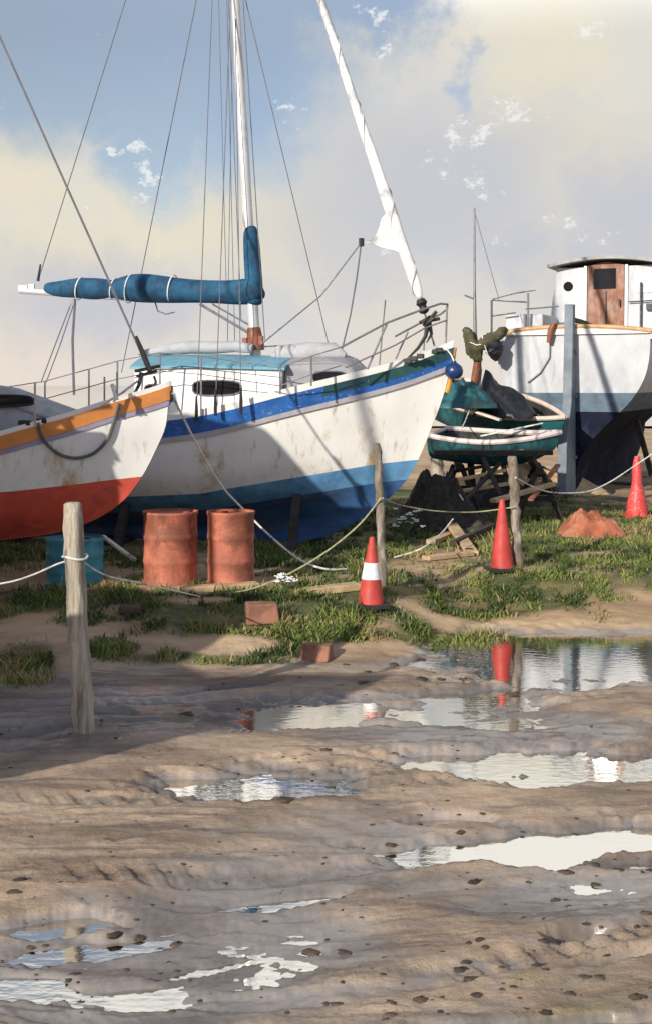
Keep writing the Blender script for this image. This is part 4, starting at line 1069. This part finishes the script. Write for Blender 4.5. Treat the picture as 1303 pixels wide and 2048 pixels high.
# ================================================================== drums
def drum(px, pyb, ptop, m, label, rpx, d=None, group=None, rz=0.3, tilt=None):
    q = gp(px, pyb); D = q.y; r = rpx/F*D; Hh = (pyb-ptop)/F*D
    root = thing('oil_drum', label, 'drum', (q.x, D, q.z-0.015), rz, group)
    if tilt: root.rotation_euler = (tilt[0], tilt[1], rz)
    prof = [(r*.97,0),(r,.015),(r,.03),(r*.965,.045)]
    for k in (0.33, 0.66):
        prof += [(r*.955, Hh*k-.05), (r*.975, Hh*k-.025), (r*1.0, Hh*k), (r*.975, Hh*k+.025), (r*.965, Hh*k+.05)]
    prof += [(r*.965, Hh-.05), (r*1.0, Hh-.03), (r*1.012, Hh-.012), (r*1.0, Hh), (r*.96, Hh)]
    mb = MB(); mb.lathe(prof, 48); mb.build('drum_body', m, root, angle=35)
    mb = MB(); mb.lathe([(r*.965, Hh-.006), (r*.95, Hh-.03), (r*.6, Hh-.034), (0.001, Hh-.034)], 48); ld = mb.build('lid', m, root, angle=35)
    mb = MB(); mb.lathe([(.04,0),(.04,.02),(.001,.022)], 12, (r*.6, 0, Hh-.033)); mb.lathe([(.022,0),(.022,.015),(.001,.017)], 12, (-r*.6, .05, Hh-.033)); mb.build('bung', M['rust_wood'], ld)
    return root
dg = 'terracotta drums in front of the blue-striped yacht'
drum(341, 1166, 1019, M['drum'], 'left terracotta red oil drum, standing nearer the tall pale post', 55, group=dg, rz=.4)
drum(462, 1166, 1019, M['drum'], 'right terracotta red oil drum, standing nearer the striped cone', 48, group=dg, rz=2.1)
drum(150, 1166, 1072, M['drum_teal'], 'squat teal drum standing behind the tall pale post', 58, rz=1.0)

# ================================================================== traffic cones
def cone(px, pyb, ptop, wpx, m, label, white=False, tilt=(0,0), wob=0.0):
    q = gp(px, pyb); D = q.y; Hh = (pyb-ptop)/F*D; rb = wpx/F*D/2
    root = thing('traffic_cone', label, 'traffic cone', (q.x, D, q.z-0.01), 0.25, 'red traffic cones along the bank')
    root.rotation_euler = (tilt[0], tilt[1], 0.25)
    mb = MB(); mb.box((0,0,.02), (rb*2.1, rb*2.1, .045)); mb.build('base', M['rubber'] if not wob else m, root, bevel=.012)
    rt = rb*.17
    def rr(k): return (rb*.86)*(1-k)+rt*k + wob*math.sin(k*9)*.03
    def seg(k0, k1, o=0.0):
        return [(rr(k)+o, .043+(Hh-.043)*k) for k in np.linspace(k0, k1, 8)]
    mb = MB(); mb.lathe(seg(0, 1)+[(rt*.7, Hh+.006), (rt*.55, Hh-.02), (0.001, Hh-.02)], 32); body = mb.build('cone_body', m, root, angle=40)
    if white:
        mb = MB(); mb.lathe([(rr(.37)-.002, .043+(Hh-.043)*.37)]+seg(.37,.62,.006)+[(rr(.62)-.002, .043+(Hh-.043)*.62)], 32); mb.build('white_band', M['cone_white'], root, angle=40)
    return root
cone(741, 1213, 1074, 62, M['cone'], 'red traffic cone with white middle band on the grass by the thin post', white=True, tilt=(0, R(1)))
cone(1003, 1140, 998, 56, M['cone'], 'plain red traffic cone standing in front of the dark post', tilt=(0,R(0)))
cone(1273, 1034, 912, 50, M['cone_speck'], 'speckled worn red cone farthest right, under the high white boat', wob=.5)

# ================================================================== posts
def post(px0, py0, px1, py1, wpx, m, label, wob=0.008, d=None, name='wooden_post', base_w=None):
    q = gp(px1, py1); D = q.y; top = ray(px0, py0, D); r = wpx/F*D/2
    root_loc = Vector((q.x, D, q.z))
    rr = random.Random(int(px0)); n = 20; pts = []; rad = []
    for i in range(n+1):
        k = i/n; p = (root_loc+Vector((0,0,-.12))).lerp(top, k)-root_loc
        pts.append(p+Vector((rr.uniform(-wob, wob), rr.uniform(-wob, wob), 0))); rad.append(r*(1.12-.16*k)*(1+rr.uniform(-.07, .07)))
    pts.append(pts[-1]+Vector((0,0,.012))); rad.append(rad[-1]*.72)
    mb = MB(); mb.tube(pts, rad, 18, jit=0.05)
    o = mb.build(name, m, None, angle=70); o.location = root_loc
    return tag(o, label, 'post', 'old wooden posts along the bank'), root_loc, top
P1, p1b, p1t = post(144, 1008, 170, 1462, 39, M['post'], 'thick pale weathered post leaning at the edge of the mud, tied with white rope')
P2, p2b, p2t = post(754, 888, 767, 1176, 16, M['post_dark'], 'thin mottled post standing just behind the striped cone', .012)
P3, p3b, p3t = post(1024, 914, 1036, 1136, 19, M['post_dark'], 'dark crooked post standing just behind the plain red cone', .014)
P4, p4b, p4t = post(868, 880, 884, 1012, 26, M['post'], 'grey whitish stump post under the bow of the blue-striped yacht', .02)

# ================================================================== ropes on the ground and between posts
def onp(p, px, py): return ray(px, py, p.y-0.09)
rw = M['rope_white']
rope('mooring_rope', [B1.world(B1.pl(344,786,-.03)), ray(362,826,12.3), ray(400,900,12.7), ray(444,972,13.1), ray(480,1012,13.3), ray(540,1072,13.3), ray(600,1120,13.3), ray(650,1138,13.3), gp(692,1142)+Vector((0,0,.02))], 0.016, rw,
     'white and dark mooring rope running from the orange-edged yacht down past the drums')
rope('barrier_rope', [onp(p2b,762,995), ray(722,1045,12.4), ray(670,1090,12.3), ray(610,1130,12.2), ray(540,1165,12.1), ray(470,1185,12.0), gp(375,1192)+Vector((0,0,.015))], 0.013, M['rope_olive'],
     'olive rope sagging from the thin mottled post down to the ground below the drums')
rope('barrier_rope', [onp(p2b,765,996), ray(800,1010,13.0), ray(870,1022,13.4), ray(950,1024,13.7), onp(p3b,1028,1014)], 0.010, M['rope_olive'],
     'slack rope strung between the thin mottled post and the dark crooked post')
rope('barrier_rope', [onp(p3b,1030,955), ray(1062,972,14.2), ray(1105,985,14.6), ray(1170,984,15.2), ray(1215,966,15.6), ray(1262,936,16.0), ray(1330,890,16.4)], 0.012, rw,
     'white rope running from the dark crooked post up to the right past the speckled cone')
rope('tether_rope', [ray(150,1118,8.50), ray(115,1128,8.45), ray(70,1148,8.4), ray(20,1164,8.3), ray(-60,1176,8.2)], 0.009, rw, 'white rope tied to the thick pale post, running off to the left')
rope('tether_rope', [ray(160,1118,8.50), ray(190,1140,8.6), ray(225,1155,8.8), ray(280,1166,9.1), gp(400,1196)+Vector((0,0,.012))], 0.009, rw, 'white rope from the thick pale post towards the foot of the drums')
mb = MB()
tk = [ray(150+22*math.cos(a), 1116+5*math.sin(a*2), 8.63-.11*math.sin(a)-0.0) for a in np.linspace(0, 2*math.pi, 14)]
rope('rope_knot', [Vector((p1b.x*0+ (p1t.x+(p1b.x-p1t.x)*.24)+.085*math.cos(a), p1b.y+.085*math.sin(a), ray(150,1114,p1b.y).z+.01*math.sin(2*a))) for a in np.linspace(0, 2*math.pi+.8, 16)], 0.011, rw, 'white rope hitch wound round the thick pale post')
rope('tether_rope', [gp(788,1118)+Vector((0,0,.02)), ray(840,1098,13.6), ray(880,1068,14.3), ray(905,1038,14.8)], 0.012, rw, 'short rope with a white end on the grass right of the striped cone')
rope('shore_rope', [ray(885,940,17.2), ray(905,970,17.0), ray(925,1000,16.6)], 0.014, rw, 'white rope slanting down beside the grey stump post')
rope('stay_rope', [ray(945,800,20.5), ray(930,840,19.6), ray(922,856,19.0)], 0.014, rw, 'white rope hanging from the tipped dinghy onto the pink-edged one')

# ================================================================== timbers, blocks, heaps
def beam_on(px0, py0, px1, py1, w_, h_, m, name, label, cat, lift0=0.03, lift1=0.03, d0=None, d1=None):
    a = gp(px0, py0) if d0 is None else ray(px0, py0, d0); b = gp(px1, py1) if d1 is None else ray(px1, py1, d1)
    if d0 is None: a = a+Vector((0,0,lift0))
    if d1 is None: b = b+Vector((0,0,lift1))
    mb = MB(); mb.beam(a-a, b-a, w_, h_); o = mb.build(name, m, None, smooth=False, bevel=.006); o.location = a
    return tag(o, label, cat)
beam_on(856, 1022, 944, 1112, 0.15, 0.05, M['timber'], 'plank', 'pale sawn plank lying aslant on the grass left of the plain red cone', 'plank', .30, .03)
beam_on(612, 1190, 716, 1178, 0.16, 0.07, M['timber'], 'plank', 'short pale plank on the grass just left of the striped cone', 'plank')
beam_on(850, 1122, 940, 1112, 0.14, 0.05, M['timber'], 'plank', 'flat tan plank on the ground between the striped and plain cones', 'plank')
beam_on(360, 1186, 515, 1176, 0.16, 0.06, M['timber'], 'plank', 'long tan plank lying at the foot of the two terracotta drums', 'plank')
beam_on(905, 1100, 985, 1066, 0.08, 0.07, M['timber_dark'], 'timber_baulk', 'black timber lying behind the plain red cone', 'timber', .08, .10)
beam_on(920, 1085, 938, 1110, 0.10, 0.10, M['timber_dark'], 'timber_baulk', 'short black timber under the aslant pale plank', 'timber', .02, .02)
beam_on(1060, 918, 1110, 985, 0.10, 0.09, M['timber_dark'], 'hull_prop', 'dark brown prop leaning by the slate rudder of the high boat', 'prop', d0=18.0, d1=19.0)
beam_on(940, 925, 945, 985, 0.10, 0.10, M['timber_dark'], 'hull_prop', 'upright dark prop under the pink-edged dinghy', 'prop', d0=18.9, d1=18.9)
beam_on(900, 944, 1050, 918, 0.06, 0.05, M['timber_dark'], 'cross_rail', 'dark rail running level below the pink-edged dinghy', 'rail', d0=18.7, d1=18.5)
beam_on(205, 1072, 270, 1120, 0.05, 0.03, M['rope_white'], 'broken_oar', 'pale broken oar leaning between teal and terracotta drums', 'oar', d0=13.2, d1=12.9)
def block(px, pyb, w_px, h_px, m, name, label, cat, dep=0.2, rz=0.1):
    q = gp(px, pyb); D = q.y; w_ = w_px/F*D; hh = h_px/F*D
    mb = MB(); mb.box((0,0,hh/2-.02), (w_, dep, hh), taper=.93)
    vs = []
    for v in mb.v: vs.append(tuple(Vector(v)+Vector([random.uniform(-.015,.015) for _ in range(3)])))
    mb.v = vs
    o = mb.build(name, m, None, smooth=False, bevel=.018); o.location = q; o.rotation_euler.z = rz
    return tag(o, label, cat)
block(524, 1243, 68, 40, M['brick'], 'brick_block', 'red-brown block lying on the green bank below the drums', 'block')
block(632, 1318, 62, 36, M['brick'], 'brick_block', 'red-brown block at the foot of the bank by the puddles', 'block', .16, -.2)
block(262, 1222, 46, 16, M['stone'], 'flat_stone', 'flat black stone on the shaded bank right of the pale post', 'stone')
heap('canvas_heap', gp(1180, 1068), (0.50, 0.40, 0.34), M['rust_heap'], 'rust red canvas heap on the grass beside the speckled cone', 'canvas', seed=9, amp=.35)
heap('net_heap', gp(880, 1060), (0.72, 0.5, 0.80), M['net'], 'dark fishing net heap under the bow of the blue-striped yacht', 'fishing net', seed=31, amp=.62, peak=1.1)
heap('net_heap', gp(1000, 1008), (0.8, 0.55, 0.35), M['net'], 'lower dark net heap behind the crooked post', 'fishing net', seed=6, amp=.5)

for (a_, b_, w_, m_, nm, lb) in (
    (ray(868,905,18.2), ray(1105,905,17.9), .16, 'timber_dark', 'bearer', 'long black bearer lying under the pink-edged dinghy'),
    (ray(905,985,17.6), ray(1090,955,18.4), .10, 'timber', 'scrap_plank', 'tan scrap plank slanting behind the dark crooked post'),
    (ray(930,1000,17.2), ray(1000,925,18.2), .07, 'timber_dark', 'scrap_timber', 'thin black timber slanting up under the dinghies'),
    (ray(1000,990,17.4), ray(965,915,18.0), .07, 'timber_dark', 'scrap_timber', 'thin black timber leaning left under the dinghies'),
    (ray(1060,1000,17.2), ray(1115,930,19.2), .08, 'rust_wood', 'scrap_timber', 'red-brown timber leaning by the foot of the slate rudder'),
    (ray(985,1002,17.0), ray(1105,968,18.0), .12, 'timber', 'scrap_plank', 'warm tan scrap plank low under the dinghies by the slate rudder'),
    (ray(905,962,18.0), ray(1010,940,18.1), .10, 'timber', 'scrap_plank', 'warm tan scrap plank nailed across the trestles'),
    (ray(880,800,20.6), ray(1000,840,19.9), .09, 'cream_rail', 'spar', 'cream spar laid across the tipped teal dinghy'),
    (ray(960,872,19.2), ray(1085,846,19.0), .05, 'rope_white', 'spar', 'thin white spar resting on the pink-edged dinghy'),
    (gp(860,1090)+Vector((0,0,.04)), gp(960,1052)+Vector((0,0,.06)), .13, 'timber', 'scrap_plank', 'ochre scrap plank crossing the aslant pale plank')):
    mb = MB(); mb.beam(a_-a_, b_-a_, w_, w_*.45); o = mb.build(nm, M[m_], None, smooth=False, bevel=.006); o.location = a_; tag(o, lb, 'timber')
heap('teal_cover', ray(925,812,20.4), (0.62, 0.42, 0.42), M['teal'], 'crumpled teal cover bundled on the left end of the tipped dinghy', 'cover', seed=12, amp=.45)
heap('soil_heap', gp(1020,985), (1.7, 0.9, 0.55), M['timber'], 'low ochre spoil heap behind the dark crooked post', 'spoil heap', seed=15, amp=.5)
# shores for the yachts
for (B, H, u, z, lab) in ((B2, H2, -1.9, 1.12, 'dark timber shore propping the bow of the blue-striped yacht'), (B2, H2, -4.0, 1.0, 'dark timber shore behind the right terracotta drum'),
                          (B1, H1, -2.3, 1.1, 'dark timber shore under the red-bottomed yacht'), (B3, H3, 2.4, 1.8, 'dark timber shore propping the right side of the high white boat')):
    a, b = shore(B, H, u, z, -1, 0.35)
    mb = MB(); mb.beam((0,0,0), a-b, 0.10, 0.10); o = mb.build('shore_timber', M['timber_dark'], None, smooth=False, bevel=.006); o.location = b; tag(o, lab, 'timber')

# ================================================================== white wild flowers, stones, grass
def flower(px, py, hpx, label, seed=1, n=16):
    q = gp(px, py); D = q.y; hh = hpx/F*D; rr = random.Random(seed)
    root = thing('wildflower', label, 'wildflower', q)
    st = MB()
    for i in range(n):
        hd = MB()
        a = rr.uniform(0, 2*math.pi); s = rr.uniform(.2, 1)*hh*.55; t = Vector((s*math.cos(a), s*math.sin(a), hh*rr.uniform(.45, 1)))
        st.tube([(0,0,-.02), Vector((t.x*.35, t.y*.35, t.z*.6)), t], .004, 5)
        for k in range(6):
            c = t+Vector((rr.uniform(-.03,.03), rr.uniform(-.03,.03), rr.uniform(-.006,.012))); hd.lathe([(.001,-.004),(.014,0),(.010,.007),(.001,.009)], 6, c)
        hd.lathe([(.001,-.006),(.024,0),(.02,.006),(.001,.012)], 10, t); hd.build('flower_head', M['flower'], root)
    st.build('stalks', M['stalk'], root)
flower(812, 1082, 62, 'white wildflower clump on the grass right of the thin mottled post', 2, 22)
flower(570, 1190, 42, 'white wildflower clump on the bank left of the striped cone', 5, 14)

def stones():
    rs = np.random.RandomState(11); mb = MB()
    import itertools
    cand = []
    dabs = [(735,1345),(690,1330),(785,1330),(730,1365),(840,1320),(840,1360),(880,1358),(930,1360),(985,1388),(1030,1388),(575,1442),(615,1440),(640,1438),(375,1430),(600,1580),(660,1578),(1025,1688),(1150,1670),(920,1665),(1150,1718),(950,1765),(1130,1745),(1190,1770),(960,1880),(970,1895),(1170,1848),(1085,1882),(1075,1932),(1025,1975),(1170,1955),(1200,1955),(1140,1990),(1270,1995),(1090,2025),(950,1990),(945,1960),(920,1940),(930,1925),(780,2005),(840,2000),(880,2025),(780,2030),(770,2040),(60,1895),(90,1892),(320,1900),(355,1890),(275,1875),(230,1870),(110,1995),(265,2012),(150,1950),(140,1960),(40,1760),(30,1785),(1300,1740),(1240,1740),(1180,1730),(495,1240),(660,1235),(1035,1225),(570,1600),(650,1500),(780,1690),(860,1720),(900,1722),(1010,1720),(690,1905),(675,2010),(620,1905),(1110,1800),(1290,1828)]
    for px, py in dabs: cand.append((px, py, rs.uniform(12, 26)))
    for _ in range(240):
        py = 1330+700*rs.rand()**0.8; cand.append((rs.rand()*1500-100, py, rs.uniform(2.5, 9)*(0.5+(py-1200)/800)))
    d = 0
    for px, py, w_ in cand:
        q = gp(px, py, 3.5, 14) ; D = q.y; r = w_/F*D*.75
        n1, n2 = 9, 5; vs = []
        ph = rs.rand()*6; sx, sy, sz = r, r*rs.uniform(.5, .8), r*rs.uniform(.16, .34)
        c, s_ = math.cos(ph), math.sin(ph)
        for i in range(n2+1):
            th = math.pi*i/n2
            for k in range(n1):
                a = 2*math.pi*k/n1; j = 1+rs.uniform(-.32, .32)
                x = sx*math.sin(th)*math.cos(a)*j; y = sy*math.sin(th)*math.sin(a)*j; z = sz*math.cos(th)*j
                vs.append((q.x+x*(0.9)+y*.3*c, q.y+y+x*.2*s_, q.z+z-sz*.1))
        mb.add(vs, [(i*n1+k, i*n1+(k+1) % n1, (i+1)*n1+(k+1) % n1, (i+1)*n1+k) for i in range(n2) for k in range(n1)])
    o = mb.build('gravel', M['stone'], None, angle=70); tag(o, 'dark wet stones and clods strewn over the mud and puddles', 'gravel', kind='stuff')
stones()

def grass():
    rs = np.random.RandomState(5)
    N = 640000
    Y = 9.6*np.power(22/9.6, rs.rand(N)); X = (rs.rand(N)*0.94-0.47)*Y
    gm = grass_mask(X, Y)
    cl = fbm(X*5+1, Y*5+8, 3)
    keep = rs.rand(N) < gm*np.clip((cl-0.36)*4, 0.015, 1)*sstep(Y, 24, 12)
    X, Y, cl = X[keep], Y[keep], cl[keep]; n = len(X)
    Z = height(X, Y)-0.005
    hgt = (0.018+0.05*rs.rand(n)**2+0.06*(rs.rand(n) > .97))*(0.55+1.0*np.clip((cl-.35)*3, 0, 1)); a = rs.rand(n)*2*np.pi; lean = hgt*(0.3+0.7*rs.rand(n))
    wd = 0.004+0.006*rs.rand(n)
    bx, by = np.cos(a), np.sin(a); ta = rs.rand(n)*2*np.pi; lx, ly = np.cos(ta)*lean, np.sin(ta)*lean
    V = np.empty((n, 5, 3))
    V[:, 0] = np.stack([X-bx*wd, Y-by*wd, Z], -1); V[:, 1] = np.stack([X+bx*wd, Y+by*wd, Z], -1)
    V[:, 2] = np.stack([X-bx*wd*.8+lx*.35, Y-by*wd*.8+ly*.35, Z+hgt*.6], -1); V[:, 3] = np.stack([X+bx*wd*.8+lx*.35, Y+by*wd*.8+ly*.35, Z+hgt*.6], -1)
    V[:, 4] = np.stack([X+lx, Y+ly, Z+hgt], -1)
    base = (np.arange(n)*5)[:, None]
    q = base+np.array([[0,1,3,2]]); t = base+np.array([[2,3,4]])
    me = bpy.data.meshes.new('grass')
    me.vertices.add(n*5); me.vertices.foreach_set('co', V.ravel())
    loops = np.concatenate([q.ravel(), t.ravel()])
    me.loops.add(len(loops)); me.loops.foreach_set('vertex_index', loops)
    ls = np.concatenate([np.arange(n)*4, n*4+np.arange(n)*3]); lt = np.concatenate([np.full(n, 4), np.full(n, 3)])
    me.polygons.add(2*n); me.polygons.foreach_set('loop_start', ls); me.polygons.foreach_set('loop_total', lt)
    me.update(calc_edges=True)
    v = np.clip(fbm(X*1.8+30, Y*2.2, 3)*1.6-.42+0.35*(rs.rand(n)-.5)+0.8*(rs.rand(n) > .93), 0, 1)
    at = me.attributes.new('tint', 'FLOAT', 'POINT'); at.data.foreach_set('value', np.repeat(v, 5).astype(np.float32))
    m = bpy.data.materials.new('grass_blades'); m.use_nodes = True; t_ = m.node_tree; g = NG(t_); p = t_.nodes['Principled BSDF']
    f = g.n('ShaderNodeAttribute', attribute_name='tint').outputs['Fac']
    c = g.mix(g.ss(f, 0.1, 0.55), (0.040,0.066,0.014), (0.15,0.20,0.035)); c = g.mix(g.ss(f, 0.5, 0.8), c, (0.30,0.23,0.10))
    g.put(p.inputs['Base Color'], c); p.inputs['Roughness'].default_value = .7
    me.materials.append(m)
    o = bpy.data.objects.new('grass', me); C.objects.link(o); tag(o, 'rough green grass growing over the bank and between the boats', 'grass', kind='stuff')
    print('grass blades', n)
grass()
